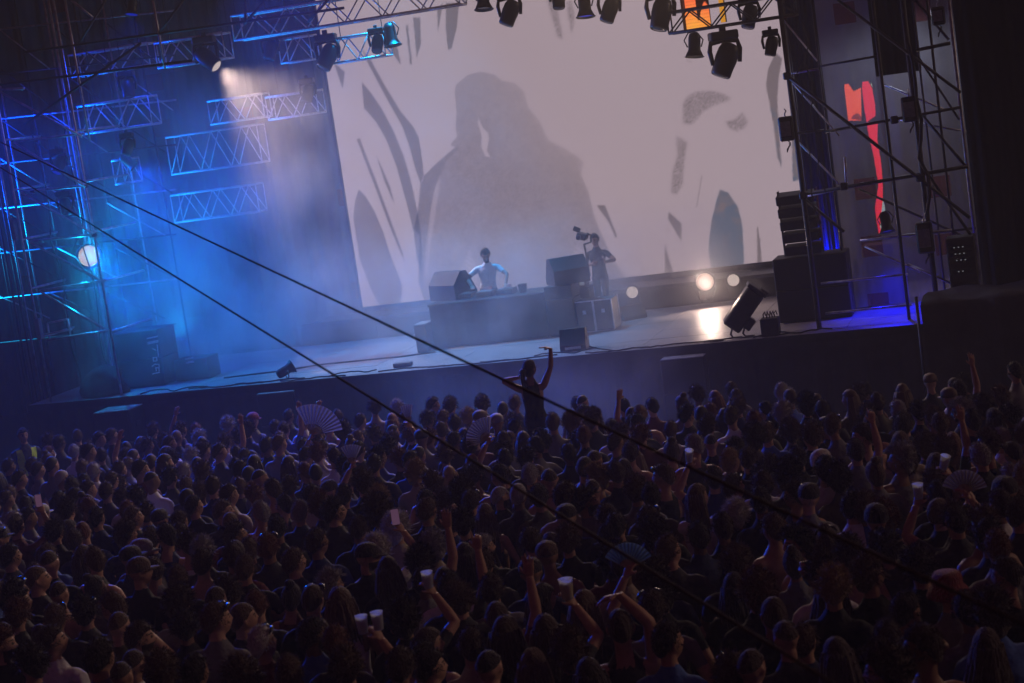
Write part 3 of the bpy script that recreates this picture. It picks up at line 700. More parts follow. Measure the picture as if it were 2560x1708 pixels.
edge_l = smooth2(cover(T3([(820, 1200), (780, 1290), (755, 1450), (735, 1640), (715, 1880), (735, 1880), (760, 1640), (790, 1450), (815, 1290)])), 2)
fd = fd*(1-.55*edge_l)
lum *= 1-fa*np.clip(fd, 0, .5)*(1-line)*(1-.8*stripes)
lum += .015*gr*fa
WHITE = np.array([.385, .298, .335])
colr = lum[..., None]*WHITE
smoke_tint = smooth2(smoke_tint, 1)*np.clip(1.15-(GZ-2.2)/2.4+.25*cell, 0, 1)  # paints the smoke's blue veil into the display colours, strongest low down
colr = colr*(1-smoke_tint[..., None]*np.array([.42, .12, -.12]))
V = np.stack([GX.ravel(), np.full(GX.size, SCY), GZ.ravel()], 1); idx = np.arange(NX*NZ).reshape(NZ, NX)
F = np.stack([idx[:-1, :-1].ravel(), idx[:-1, 1:].ravel(), idx[1:, 1:].ravel(), idx[1:, :-1].ravel()], 1)
wall = Thing('video_wall', 'huge bright video wall showing a hooded grey figure and black curved shapes', 'video screen', (-1, SCY, SZB))
me = bpy.data.meshes.new('display'); me.from_pydata((V-wall.loc).tolist(), [], F.tolist()); me.update(); me.materials.append(MATS['led_video'])
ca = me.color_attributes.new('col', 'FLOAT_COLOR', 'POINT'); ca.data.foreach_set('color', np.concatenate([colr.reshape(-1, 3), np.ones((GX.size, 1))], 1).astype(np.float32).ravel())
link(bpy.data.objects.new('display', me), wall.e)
wall.part('cabinet_back', MB().box(((SXL+SXR)/2, SCY+.10, (SZB+SZT)/2), (SXR-SXL, .16, SZT-SZB)), 'black_paint')
for xx in (SXL-.025, SXR+.025): wall.part('side_trim', MB().box((xx, SCY+.04, (SZB+SZT)/2), (.045, .2, SZT-SZB)), 'black_paint')
wall.part('bottom_trim', MB().box(((SXL+SXR)/2, SCY+.03, SZB-.03), (SXR-SXL, .18, .05)), 'black_paint')

# red side screen seen through the scrim
RY = 4.0
def quadgrid(name, thing, pts_px, y, nx, nz, fn, bound):
    x0, x1, z0, z1 = bound; X, Z = np.meshgrid(np.linspace(x0, x1, nx), np.linspace(z0, z1, nz)); col = fn(X, Z)
    idx = np.arange(nx*nz).reshape(nz, nx); F = np.stack([idx[:-1, :-1].ravel(), idx[:-1, 1:].ravel(), idx[1:, 1:].ravel(), idx[1:, :-1].ravel()], 1)
    V = np.stack([X.ravel(), np.full(X.size, y), Z.ravel()], 1)
    me = bpy.data.meshes.new(name); me.from_pydata((V-thing.loc).tolist(), [], F.tolist()); me.update(); me.materials.append(MATS['led_video'])
    ca = me.color_attributes.new('col', 'FLOAT_COLOR', 'POINT'); ca.data.foreach_set('color', np.concatenate([col.reshape(-1, 3), np.ones((X.size, 1))], 1).astype(np.float32).ravel())
    return link(bpy.data.objects.new(name, me), thing.e)
def red_fn(X, Z):
    c = np.zeros((*X.shape, 3))+np.array([.004, .003, .006])
    def poly(pts): return inside([(q[0], q[2]) for q in (P(2050+.2807*a, .2807*b, y=RY) for a, b in pts)], X, Z)
    c[poly([(215, 750), (255, 750), (300, 815), (365, 780), (370, 1075), (250, 1075)])] = (1.5, .16, .06)
    c[poly([(375, 730), (430, 725), (465, 790), (490, 930), (495, 1030), (415, 1090), (515, 1100), (510, 1250), (545, 1450), (560, 1650), (555, 1950), (545, 2080), (520, 2080), (490, 1850), (520, 1650), (480, 1400), (430, 1180), (400, 1000), (375, 800)])] = (1.35, .03, .07)
    c[poly([(560, 1770), (580, 1850), (585, 1980), (550, 2080), (535, 2020)])] = (.5, .6, .62)
    c[poly([(455, 735), (470, 780), (455, 760)])] = (.7, .8, .6)
    c[poly([(275, 1060), (300, 1020), (340, 1010), (385, 1055), (385, 1075)])] *= .25
    return c*(1+.12*np.sin(Z*110))[..., None]
pA, pB = P(2100, 190, y=RY), P(2225, 610, y=RY)
rs = Thing('side_screen', 'narrow red and orange side screen glowing behind the grey scrim', 'video screen', (5.5, RY, 2.3))
bound = (5.22, 6.15, pB[2], pA[2]+.1)
quadgrid('display', rs, None, RY, 110, 260, red_fn, bound)
rs.part('cabinet_back', MB().box(((bound[0]+bound[1])/2, RY+.09, (bound[2]+bound[3])/2), (bound[1]-bound[0], .14, bound[3]-bound[2])), 'black_paint')
rs.part('screen_leg', MB().box((5.4, RY+.09, (1.0+bound[2])/2), (.08, .1, bound[2]-1.0)), 'black_paint'); rs.part('screen_leg', MB().box((6.0, RY+.09, (1.0+bound[2])/2), (.08, .1, bound[2]-1.0)), 'black_paint')
# orange panel high behind the front truss
oy = 2.6; a, b = P(1700, 3, y=oy), P(1778, 68, y=oy)
op = Thing('orange_screen_tile', 'small glowing orange screen panel behind the top right truss', 'video screen', (a[0], oy, b[2]))
def or_fn(X, Z):
    u = (X-a[0])/(b[0]-a[0]); v = (Z-b[2])/(a[2]-b[2]); c = np.zeros((*X.shape, 3)); c[...] = (1.0, .16, .05); c[..., 1] += .25*np.clip(1-v-.5*np.abs(u-.4), 0, 1)
    c[((u > .55) & (v > .55+.3*np.sin(u*9)))] *= .02; c[(u < .12)] *= .03
    return c*(1+.15*np.sin(Z*160))[..., None]
quadgrid('display', op, None, oy, 40, 40, or_fn, (a[0], b[0], b[2], a[2]+.4)); op.part('cabinet_back', MB().box(((a[0]+b[0])/2, oy+.05, (a[2]+b[2])/2+.2), (b[0]-a[0], .08, a[2]-b[2]+.4)), 'black_paint')

ya, yb = P(1795, -4, y=oy), P(1821, 54, y=oy)
yt = Thing('yellow_screen_tile', 'narrow amber glowing strip beside the orange panel at top right', 'video screen', (ya[0], oy, yb[2]))
quadgrid('display', yt, None, oy, 8, 30, lambda X, Z: np.zeros((*X.shape, 3))+np.array([.62, .26, .02]), (ya[0], yb[0]-.05, yb[2], ya[2]+.3)); yt.part('cabinet_back', MB().box(((ya[0]+yb[0])/2-.02, oy+.05, (ya[2]+yb[2])/2+.15), (yb[0]-ya[0]-.04, .08, ya[2]-yb[2]+.3)), 'black_paint')
# ---------------------------------------------------------------- cloths and drapes
bc = single('backdrop', folded_cloth(lambda t: ((-19+13.2*t, 8.2), (0, -1)), 300, 0, 13, .10, 12, 5, 17), 'backdrop_cloth', 'tall grey striped backdrop cloth with faded red squares behind left scaffolding', 'backdrop', smooth=True)
single('backdrop', folded_cloth(lambda t: ((-6.2+10.6*t, 7.6), (0, -1)), 120, .0, 13, .05, 6, 9, 22), 'black_cloth', 'black masking cloth hanging behind the video wall', 'backdrop', smooth=True)
single('side_backdrop', folded_cloth(lambda t: ((-19.2+.2*t, .5+7.6*t), (1, 0)), 120, 0, 12, .08, 8, 6, 9), 'backdrop_cloth', 'grey side cloth closing the stage wing at the far left edge', 'backdrop', smooth=True)
# right hand scrims (mesh cloth with red squares)
def hang(name, pts_px, y, z0, material, label, cat, amp=.03, per=3, seed=1, nz=10, ztop=None):
    a = P(*pts_px[0], y=y); b = P(*pts_px[1], y=y); zt = ztop or max(a[2], b[2])+.6
    return single(name, folded_cloth(lambda t: ((a[0]+(b[0]-a[0])*t, y), (0, -1)), 60, z0, zt, amp, nz, seed, per), material, label, cat, smooth=True)
hang('scrim_banner', ((2042, 60), (2192, 40)), 1.4, 1.45, 'scrim', 'left mesh scrim banner with red squares on the right tower', 'banner', .015, 2, 4, ztop=7.6)
hang('scrim_banner', ((2205, 200), (2440, 180)), 1.75, 1.3, 'scrim', 'paler right mesh scrim banner between tower posts', 'banner', .02, 2.5, 8, ztop=7.6)
hang('black_drape', ((2180, 100), (2296, 100)), 1.2, P(2205, 190, y=1.2)[2], 'black_cloth', 'short black drape hanging high on the right tower', 'drape', .02, 3, 3, ztop=7.8)
hang('wing_drape', ((1966, 100), (2035, 90)), 2.2, 1.45, 'black_cloth', 'dark wing drape just right of the video wall', 'drape', .03, 3, 12, ztop=8)
hang('blue_drape', ((2040, 430), (2112, 420)), 2.9, 1.45, 'skirt_cloth', 'blue-lit wing drape behind the speaker stack', 'drape', .04, 4, 14, ztop=5.2)
hang('tower_drape', ((2412, 300), (2790, 250)), -.9, 0.01, 'black_cloth', 'large black drape hanging down the right edge', 'drape', .05, 6, 15, ztop=9)
single('back_drape', folded_cloth(lambda t: ((4.5+8*t, 6.9), (0, -1)), 100, 0, 11, .06, 6, 19, 12), 'black_cloth', 'black rear drape behind the right tower', 'drape', smooth=True)
# covered platform at lower right
tb = Thing('covered_platform', 'dark tarpaulin-covered platform at the right beside the stage', 'platform', (8, -1.9, 0))
a = P(2300, 742, y=-2.6); r_ = np.random.default_rng(5)
V = []; F = []; nx_, ny_ = 26, 8
for j in range(ny_+1):
    for i in range(nx_+1):
        x = a[0]+i/nx_*3.6; t = j/ny_; yy = -2.6+1.6*max(0, t-.5)*2; z = 1.95 if t > .5 else .02+1.93*(t*2)
        edge = .09*math.exp(-(t-.5)**2*60); V.append((x+.02*math.sin(i*1.7+j), yy-(.05*math.sin(i*.9)+.03*math.sin(i*2.3+1)) * (1 if t <= .5 else .2)+edge*.4, z-edge*.3+.03*math.sin(i*.8+j*1.3)*(t > .5)))
for j in range(ny_):
    for i in range(nx_): q = j*(nx_+1)+i; F.append((q, q+1, q+nx_+2, q+nx_+1))
tb.part('tarpaulin', MB().add(V, F), 'skirt_cloth', smooth=True)
tb.part('frame', MB().box((a[0]+1.8, -1.75, .95), (3.5, 1.4, 1.85)), 'black_paint')
tb.tube('post', P(2290, 742, y=-2.68), P(2312, 960, y=-2.68)*[1, 1, 0]+[0, 0, .01], .025, 'dark_tube')

# ---------------------------------------------------------------- scaffolding and trusses
def px_tube(T, name, a, b, y, r, material, yb=None):
    return T.tube(name, P(*a, y=y), P(*b, y=y if yb is None else yb), r, material)
# left scaffold tower
lt = Thing('scaffold_tower', 'steel scaffold tower with diagonal braces at the left end of stage', 'scaffold', (-10, .3, 0))
LY = .15
def vpost(T, px, y, z0, z1, r, m): q = P(*px, y=y); return T.tube('post', (q[0], y, z0), (q[0], y, z1), r, m)
A_, B_ = (62, 640), (244, 640)
for q, y_ in ((A_, LY), (B_, LY), ((40, 640), 1.6), ((232, 640), 1.9)): vpost(lt, q, y_, .01, 10.2, .026, 'steel_tube')
lv = [((35, 354), (212, 334)), ((54, 480), (206, 465)), ((75, 604), (232, 586)), ((100, 727), (262, 701)), ((119, 851), (272, 826))]
for a, b in lv:
    px_tube(lt, 'ledger', a, b, LY-.05, .025, 'steel_tube')
    za = P(*a, y=LY)[2]; xa = P(*A_, y=LY)[0]; lt.tube('transom', (xa, LY, za+.06), (xa-.05, 1.6, za+.06), .024, 'steel_tube'); lt.tube('transom', (P(*B_, y=LY)[0], LY, za+.03), (P(*B_, y=LY)[0], 1.9, za+.03), .024, 'steel_tube')
for a, b in (((35, 356), (214, 467)), ((54, 482), (233, 585)), ((75, 606), (246, 698)), ((102, 730), (262, 822)), ((0, 230), (205, 342))):
    px_tube(lt, 'brace', a, b, LY-.10, .023, 'steel_tube')
for px in ((29, 640), (14, 640)): vpost(lt, px, 1.2, .01, 8.5, .024, 'dark_tube')
for a, b in (((119, 808), (170, 798)), ((112, 836), (180, 824)), ((170, 798), (176, 838)), ((119, 808), (124, 850))): px_tube(lt, 'ladder_rail', a, b, LY+.2, .02, 'aluminium')
for q in ((98, 822), (36, 575)):
    c = P(*q, y=LY-.06); lt.part('dimmer_box', MB().box(c, (.10, .14, .42), bev=.01), 'lamp_grey')
for q in ((82, 480), (104, 604), (214, 466), (236, 588)):
    c = P(*q, y=LY-.06); lt.part('clamp', MB().box(c, (.08, .10, .07), bev=.01), 'dark_tube')

def box_truss(name, label, A, B, w, nseg, material='aluminium', group=None, cr=.024, br=.014, hgt=None, hang=True):
    A = np.asarray(A, float); B = np.asarray(B, float); d = B-A; L = np.linalg.norm(d); u = d/L
    up = np.array([0, 0, 1.]); up = up-u*np.dot(up, u); up /= np.linalg.norm(up); s = np.cross(u, up); h = hgt or w
    T = Thing(name, label, 'truss', A, group); c = {}
    for i in (-1, 1):
        for k in (-1, 1):
            o = s*w/2*i+up*h/2*k; c[(i, k)] = o; T.tube('chord', A+o, B+o, cr, material)
    for i in (-1, 1):     # two visible lacing planes: the sides
        for q in range(nseg):
            a = A+u*L*q/nseg; m = A+u*L*(q+.5)/nseg; b = A+u*L*(q+1)/nseg
            T.tube('lacing', a+c[(i, -1)], m+c[(i, 1)], br, material, 6); T.tube('lacing', m+c[(i, 1)], b+c[(i, -1)], br, material, 6)
    for k in (-1, 1):
        for q in range(nseg):
            a = A+u*L*q/nseg; b = A+u*L*(q+1)/nseg; T.tube('lacing', a+c[(-1, k)], b+c[(1, k)], br, material, 6)
    if hang:
        for t_ in (.12, .88):
            p_ = A+d*t_+c[(-1, 1)]; T.tube('hanger', p_, p_+[0, 0, 10.5-p_[2]], .010, 'dark_tube', 6)
    for e in (A, B):
        fr = MB()
        for i in (-1, 1): fr.tube(e+c[(i, -1)], e+c[(i, 1)], br, 6)
        for k in (-1, 1): fr.tube(e+c[(-1, k)], e+c[(1, k)], br, 6)
        T.part('end_frame', fr, material, smooth=True)
    return T
def truss_px(name, label, a, b, y, nseg, **k):
    """a, b: top-left and bottom-right photo corners of the face turned to us"""
    m1 = P(a[0], (a[1]+b[1])/2+4, y=y); m2 = P(b[0], (a[1]+b[1])/2-4, y=y); h = abs(P((a[0]+b[0])/2, a[1], y=y)[2]-P((a[0]+b[0])/2, b[1], y=y)[2])*.92
    zc = (m1[2]+m2[2])/2
    return box_truss(name, label, (m1[0], y, zc), (m2[0], y, zc), .42, nseg, hgt=h, **k)
TG = 'lighting trusses above the stage'
truss_px('lighting_truss', 'lit aluminium truss section hanging left of the blue haze', (209, 249), (388, 326), 2.6, 2, group=TG)
truss_px('lighting_truss', 'aluminium truss section holding the lit downlight at upper left', (400, 92), (571, 161), 3.0, 2, group=TG)
truss_px('lighting_truss', 'hazy truss section left of the video wall, lower row', (532, 240), (668, 304), 4.6, 2, group=TG)
truss_px('lighting_truss', 'hazy truss section touching the video wall edge, lower row', (676, 231), (803, 293), 4.6, 2, group=TG)
truss_px('lighting_truss', 'short truss section in the middle of the upper left row', (708, 90), (786, 156), 4.2, 1, group=TG)
truss_px('lighting_truss', 'truss section crossing the top left corner of the video wall', (830, 86), (970, 152), 3.6, 2, group=TG)
truss_px('lighting_truss', 'long front truss along the top edge of the photo', (586, -8), (1160, 60), .9, 6, group=TG)
truss_px('lighting_truss', 'faint wide truss tower section deep in the haze', (430, 322), (660, 425), 5.6, 3, group=TG)
truss_px('lighting_truss', 'faint lowest truss crossbar deep in the haze', (440, 470), (655, 545), 5.8, 3, group=TG)
truss_px('lighting_truss', 'dim truss section above the left scaffold tower', (185, 120), (385, 180), 3.4, 2, group=TG)
truss_px('lighting_truss', 'narrow lit truss stub between the left scaffold and blue haze', (296, 395), (340, 460), 2.8, 1, group=TG)
for px, lab in (((500, 500), 'vertical truss mast standing left in the haze'), ((640, 500), 'vertical truss mast standing right in the haze')):
    q = P(*px, y=5.9); box_truss('truss_mast', lab, (q[0], 5.9, DECK), (q[0], 5.9, 7.6), .34, 12, group='truss masts in the haze', hang=False)
fa, fb = P(1674, 60, y=-.1), P(1960, 20, y=-.1)
box_truss('lighting_truss', 'dark front truss carrying lamps before the video wall', (fa[0], -.1, 7.0), (fb[0]+.2, -.1, 7.0), .36, 3, 'dark_tube', TG, .026, .015)
# dark roof tubes in front of the left trusses
rf = Thing('roof_scaffold', 'dark roof scaffold tubes crossing the upper left corner', 'scaffold', (-9, .2, 8.3))
for a, b, m in (((60, 131), (860, 20), 'dark_tube'), ((-20, 214), (480, 152), 'dark_tube'), ((60, 312), (352, 108), 'dark_tube'), ((398, 82), (462, -5), 'dark_tube'), ((195, 112), (268, -5), 'dark_tube'),
                ((381, -5), (412, 172), 'steel_tube'), ((161, -5), (224, 352), 'steel_tube'), ((178, 0), (236, 48), 'steel_tube'), ((-10, 224), (60, 222), 'steel_tube'), ((610, 62), (668, -6), 'dark_tube'), ((612, -5), (614, 58), 'dark_tube'), ((770, 56), (825, -6), 'dark_tube')):
    px_tube(rf, 'tube', a, b, .0, .026, m)
bs = Thing('scaffold_lattice', 'thin see-through scaffold lattice behind the left tower', 'scaffold', (-10, 3.2, DECK))
for k in range(7):
    px_ = -20+k*72; vpost(bs, (px_, 500), 3.2+.15*(k % 2), DECK, 10.4, .02, 'steel_tube' if k % 2 else 'dark_tube')
for k in range(8):
    y_ = 60+k*112; px_tube(bs, 'ledger', (-20, y_+16), (440, y_-34), 3.12, .019, 'dark_tube' if k % 2 else 'steel_tube')
for k in range(7):
    for j in range(0, 3): px_tube(bs, 'brace', (-20+j*144+(k % 2)*20, 60+k*112), (124+j*144+(k % 2)*20, 172+k*104), 3.06, .016, 'dark_tube' if (k+j) % 3 else 'steel_tube')
# wall of cables along the left tower
for k, (q, lab) in enumerate((((150, 690), 'thin black cable run down the left scaffold tower'), ((205, 560), 'second black cable run behind the left scaffold braces'))):
    c = P(*q, y=.6); pts = [(c[0]+.05*math.sin(t*3+k), .6+.03*math.sin(t*5), DECK+t*.9) for t in np.arange(0, 6.2, .3)]
    single('cable', MB().path(pts, .016, 6), 'cable_rubber', lab, 'cable', smooth=True)

# right tower
rt = Thing('scaffold_tower', 'dark scaffold tower with long diagonals at the right of stage', 'scaffold', (6.2, 0, 0))
RYF, RYB = -.35, 1.0
for q, y_, r, m in (((1990, 340), RYF, .045, 'dark_tube'), ((2232, 440), RYF, .03, 'dark_tube'), ((2306, 440), RYF, .045, 'dark_tube'), ((2366, 440), RYB, .024, 'dark_tube'), ((2420, 440), RYB, .03, 'steel_tube'), ((2070, 340), RYB, .02, 'dark_tube'), ((2330, 440), RYB, .02, 'dark_tube'), ((2000, 340), RYB, .018, 'dark_tube')):
    vpost(rt, q, y_, .01, 7.9, r, m)
for a, b, y_, r, m in (((2008, 486), (2420, 416), RYF, .032, 'dark_tube'), ((2012, 492), (2160, 458), RYF+.6, .022, 'aluminium'), ((2062, 330), (2404, 268), RYF, .024, 'dark_tube'), ((2052, 166), (2196, 140), RYB, .02, 'dark_tube'), ((2290, 126), (2376, 108), RYF, .03, 'dark_tube'),
                       ((1968, 186), (2046, 172), RYB, .018, 'steel_tube'), ((1995, 333), (2060, 326), RYF, .02, 'dark_tube'), ((2150, 602), (2380, 575), RYF, .022, 'steel_tube'), ((2052, 709), (2270, 686), RYF, .02, 'steel_tube'), ((2064, 784), (2280, 762), RYF, .02, 'steel_tube'), ((2330, 583), (2440, 570), RYB, .022, 'dark_tube')):
    px_tube(rt, 'ledger', a, b, y_, r, m)
for a, b, y_, r, m in (((1955, 45), (2043, 153), RYF+.1, .014, 'aluminium'), ((1968, 190), (2425, 545), RYF-.08, .030, 'dark_tube'), ((1975, 200), (2098, 340), RYF+.1, .014, 'aluminium'), ((1988, 347), (2100, 462), RYF+.1, .016, 'aluminium'), ((2094, 0), (2402, 232), RYF-.08, .026, 'dark_tube'),
                       ((2288, 0), (2372, 100), RYB, .024, 'dark_tube'), ((2294, 140), (2398, 300), RYB, .020, 'dark_tube'), ((2303, 286), (2416, 418), RYF+.1, .026, 'dark_tube'), ((2008, 496), (2110, 580), RYF, .028, 'dark_tube'), ((2162, 616), (2300, 680), RYF+.1, .020, 'steel_tube'), ((2250, 300), (2420, 330), RYB+.2, .018, 'steel_tube'), ((2146, 472), (2420, 596), RYB, .022, 'dark_tube'), ((2205, 210), (2366, 276), RYB+.3, .018, 'steel_tube'), ((2322, 440), (2430, 592), RYF, .026, 'dark_tube'), ((2380, 725), (2440, 645), RYF, .018, 'steel_tube'), ((2268, 660), (2386, 712), RYF, .020, 'steel_tube'), ((2112, 392), (2116, 470), RYF+.5, .022, 'aluminium')):
    px_tube(rt, 'brace', a, b, y_, r, m)
for q in ((2008, 489), (1968, 190), (2300, 445), (2236, 300), (2110, 466)): rt.part('clamp', MB().box(P(*q, y=RYF-.05), (.13, .13, .13), bev=.02), 'dark_tube')
r_ = np.random.default_rng(3)
for k, (q, lab) in enumerate((((2016, 330), 'thin looping signal cable hanging beside the tower post'), ((2030, 250), 'second signal cable beside the video wall edge'), ((2296, 300), 'black cable bundle on the rear tower post'))):
    c = P(*q, y=RYF-.06 if k < 2 else RYF-.1); pts = [(c[0]+.05*math.sin(t*2.2+k*2)+.03*r_.normal(), c[1], c[2]-1.6+t*.32) for t in range(10)]
    single('cable', MB().path(pts, .011 if k < 2 else .03, 6), 'cable_rubber', lab, 'cable', smooth=True)
# chain hoists
for k, (q, s, lab) in enumerate((((1966, 322), (.25, .22, .42), 'black chain hoist box on the tower post beside the video wall'), ((2274, 273), (.26, .24, .42), 'black chain hoist box at mid height of the right tower'), ((2312, 594), (.28, .26, .52), 'lowest black hoist box on the right tower'), ((2345, 40), (.22, .2, .3), 'small hoist box near the top of right tower'))):
    c = P(*q, y=RYF-.18); T = Thing('chain_hoist', lab, 'hoist', c, 'chain hoists on the right tower')
    T.part('motor_box', MB().box(c, s, rotz(.1), bev=.025), 'lamp_black'); T.part('hook', MB().path([c+[0, 0, s[2]/2-.01], c+[0, 0, s[2]/2+.05], c+[.03, 0, s[2]/2+.09], c+[.0, 0, s[2]/2+.13]], .012, 6), 'steel_tube')
    pts = [c+[.04*math.sin(t*1.3), 0, -s[2]/2+.01-.05*t+(.006*t*t if t > 4 else 0)] for t in range(8)]; T.part('chain', MB().path(pts, .012, 6), 'dark_tube'); T.part('side_plate', MB().box(c+[0, -s[1]/2-.006, 0], (s[0]*.7, .014, s[2]*.6), rotz(.1)), 'lamp_grey')

# ---------------------------------------------------------------- lamps
LG = 'stage lamps'
def moving_head(label, q, y, size=.55, aim=(0, -.5, -1), lens=None, group=LG, yaw=0.2, light=None):
    """q: photo position of the clamp; base box, yoke arms, head, lens"""
    c = P(*q, y=y); s = size; T = Thing('moving_head_lamp', label, 'stage lamp', c, group)
    Rz = rotz(yaw)
    T.part('base', MB().box(c+[0, 0, -.10*s], (.62*s, .46*s, .2*s), Rz, .03*s), 'lamp_black')
    T.part('clamp', MB().box(c+[0, 0, .05*s], (.14*s, .12*s, .14*s), Rz, .01), 'dark_tube')
    yk = MB(); x = Rz@np.array([1, 0, 0.])
    for sx in (-1, 1): yk.path([c+[0, 0, -.2*s], c+x*sx*.30*s+[0, 0, -.24*s], c+x*sx*.34*s+[0, 0, -.42*s], c+x*sx*.30*s+[0, 0, -.72*s]], [.07*s, .075*s, .07*s, .06*s], 8, flat=.8)
    T.part('yoke', yk, 'lamp_black', smooth=True)
    pv = c+[0, 0, -.62*s]; d, a, b = frame_of(aim); M = np.eye(4); M[:3, 0] = a; M[:3, 1] = b; M[:3, 2] = d; M[:3, 3] = pv
    hd = T.part('head', MB().lathe([(.10*s, -.36*s), (.19*s, -.33*s), (.235*s, -.2*s), (.25*s, .0), (.23*s, .18*s), (.225*s, .36*s), (.205*s, .40*s), (.19*s, .40*s), (.185*s, .37*s)], M, 20), 'lamp_black', smooth=True)
    T.part('lens', MB().lathe([(.182*s, .372*s), (.15*s, .40*s), (.08*s, .415*s), (.01*s, .42*s)], M, 20), lens or 'glass_lens', parent=hd, smooth=True)
    if light:
        col, en, ang, bl = light; L = bpy.data.lights.new('bulb', 'SPOT'); L.color = col; L.energy = en; L.spot_size = ang; L.spot_blend = bl; L.shadow_soft_size = .12*s
        o = bpy.data.objects.new('bulb', L); link(o, T.e); o.location = Vector(pv+d*.45*s-T.loc); o.rotation_euler = Vector(d).to_track_quat('-Z', 'Y').to_euler()
    return T
def par_can(label, q, y, size=.36, aim=(.1, -.3, -1), lens='glass_lens', group=LG, light=None, disc=None, stand=None):
    c = P(*q, y=y); s = size; T = Thing('par_lamp', label, 'stage lamp', c, group); d, a, b = frame_of(aim); M = np.eye(4); M[:3, 0] = a; M[:3, 1] = b; M[:3, 2] = d; M[:3, 3] = c
    hd = T.part('can', MB().lathe([(.10*s, -.62*s), (.22*s, -.58*s), (.27*s, -.4*s), (.27*s, .12*s), (.40*s, .40*s), (.44*s, .42*s), (.42*s, .44*s), (.36*s, .34*s)], M, 20), 'lamp_black', smooth=True)
    T.part('lens', MB().lathe([(.36*s, .35*s), (.25*s, .37*s), (.01*s, .38*s)], M, 20), lens, parent=hd, smooth=True)
    br = MB(); xx = a*1.0
    for sx in (-1, 1): br.path([c+xx*sx*.3*s, c+xx*sx*.42*s+[0, 0, .3*s], c+xx*sx*.2*s+[0, 0, .62*s], c+[0, 0, .66*s]], .03*s, 6) if stand is None else br.path([c+xx*sx*.3*s, c+xx*sx*.42*s-[0, 0, .3*s], c+xx*sx*.25*s-[0, 0, stand], c-[0, 0, stand]], .035*s, 6)
    T.part('bracket', br, 'dark_tube', smooth=True)
    if light:
        col, en, ang, bl = light; L = bpy.data.lights.new('bulb', 'SPOT'); L.color = col; L.energy = en; L.spot_size = ang; L.spot_blend = bl; L.shadow_soft_size = .2*s
        o = bpy.data.objects.new('bulb', L); link(o, T.e); o.location = Vector(c+d*.5*s-T.loc); o.rotation_euler = Vector(d).to_track_quat('-Z', 'Y').to_euler()
    return T
BLUE, CYAN, WARM = (.0, .035, 1.0), (.0, .48, 1.0), (1.0, .72, .58)
moving_head('dark moving head lamp hanging below the dim left truss', (313, 178), 2.4, .55, (.1, -.3, -1))
moving_head('lit moving head lamp throwing a warm beam down through haze', (508, 92), 2.7, .72, (1.05, -.12, -1), 'lens_warm', light=(WARM, 2300, R_(88), 1.0))
moving_head('small moving head lamp in the greenish haze of the upper row', (670, 84), 3.9, .55, (-.2, -.4, -1))
moving_head('tilted moving head lamp by the left top corner of video wall', (812, 86), 3.3, .72, (-.5, -.5, -1))
moving_head('moving head lamp hanging under the lower hazy truss row', (765, 196), 4.2, .5, (-.3, -.3, -1))
moving_head('round moving head lamp under the truss at the wall corner', (938, 70), 3.2, .50, (0, -.6, -.9))
par_can('par can lamp beside the round head at the wall corner', (978, 92), 3.2, .44, (.1, -.1, -1))
moving_head('teal-tinged moving head lamp at top centre of the photo', (1268, -22), .6, .62, (-.45, -.3, -1))
par_can('box-like lamp cut by the top edge left of centre', (1208, 0), .6, .42, (0, -.2, -1))
par_can('blue-edged par can cut by the top edge near centre', (1462, 18), .5, .42, (0, -.15, -1), 'lens_blue')
moving_head('moving head lamp beside the blue-edged par can', (1518, -26), .5, .58, (-.4, -.3, -1))
moving_head('tiny lamp tip showing at the top edge centre', (1390, -48), .5, .5, (0, -.3, -1))
moving_head('moving head lamp left of the dark front truss', (1645, -30), -.2, .72, (-.25, -.3, -1))
for q_, aim_, col_, en_, lab_ in (((1080, -210), (-.25, -1, -.62), (.70, .54, .52), 1900, 'added unseen pale fill lamp for the crowd, above left of centre'), ((1560, -210), (.1, -1, -.62), (.85, .60, .45), 2000, 'added unseen pale fill lamp for the crowd, above right of centre')):
    par_can(lab_, q_, .4, .36, aim_, light=(col_, en_, R_(90), .8))  # unseen lamps added to rim the crowd with light
par_can('small par can hanging under the front truss left end', (1736, 118), -.15, .40, (-.1, -.15, -1))
moving_head('largest moving head lamp hanging under the dark front truss', (1806, 78), -.25, .78, (-.45, -.25, -1), yaw=.35)
moving_head('moving head lamp next to the right tower post', (1924, 74), -.2, .44, (-.25, -.2, -1))
moving_head('teal-lit moving head lamp behind the front truss', (1868, -8), .9, .55, (-.25, -.3, -1))
moving_head('moving head lamp on the left scaffold with pale base', (314, 332), 1.2, .45, (-.3, -.4, -1))
moving_head('moving head lamp high on the left scaffold glowing faint blue', (142, 372), .6, .50, (-.2, -.5, -.8), 'lens_blue')
par_can('added unseen blue fill lamp for the crowd outside the left scaffold', (-140, 200), .2, .36, (.85, -1, -.72), 'lens_blue', light=((.0, .07, 1), 12000, R_(56), .9))  # added out of view to give the crowd near the stage blue rims
par_can('added unseen deep blue fill lamp for the pit above the top truss', (620, -230), .1, .36, (.42, -.62, -1), 'lens_blue', light=((.0, .06, 1), 9000, R_(62), .9))  # second added lamp out of view, for blue rims and the pit glow
moving_head('dark moving head lamp mid left scaffold bay', (158, 478), .6, .50, (.3, -.4, -.9))
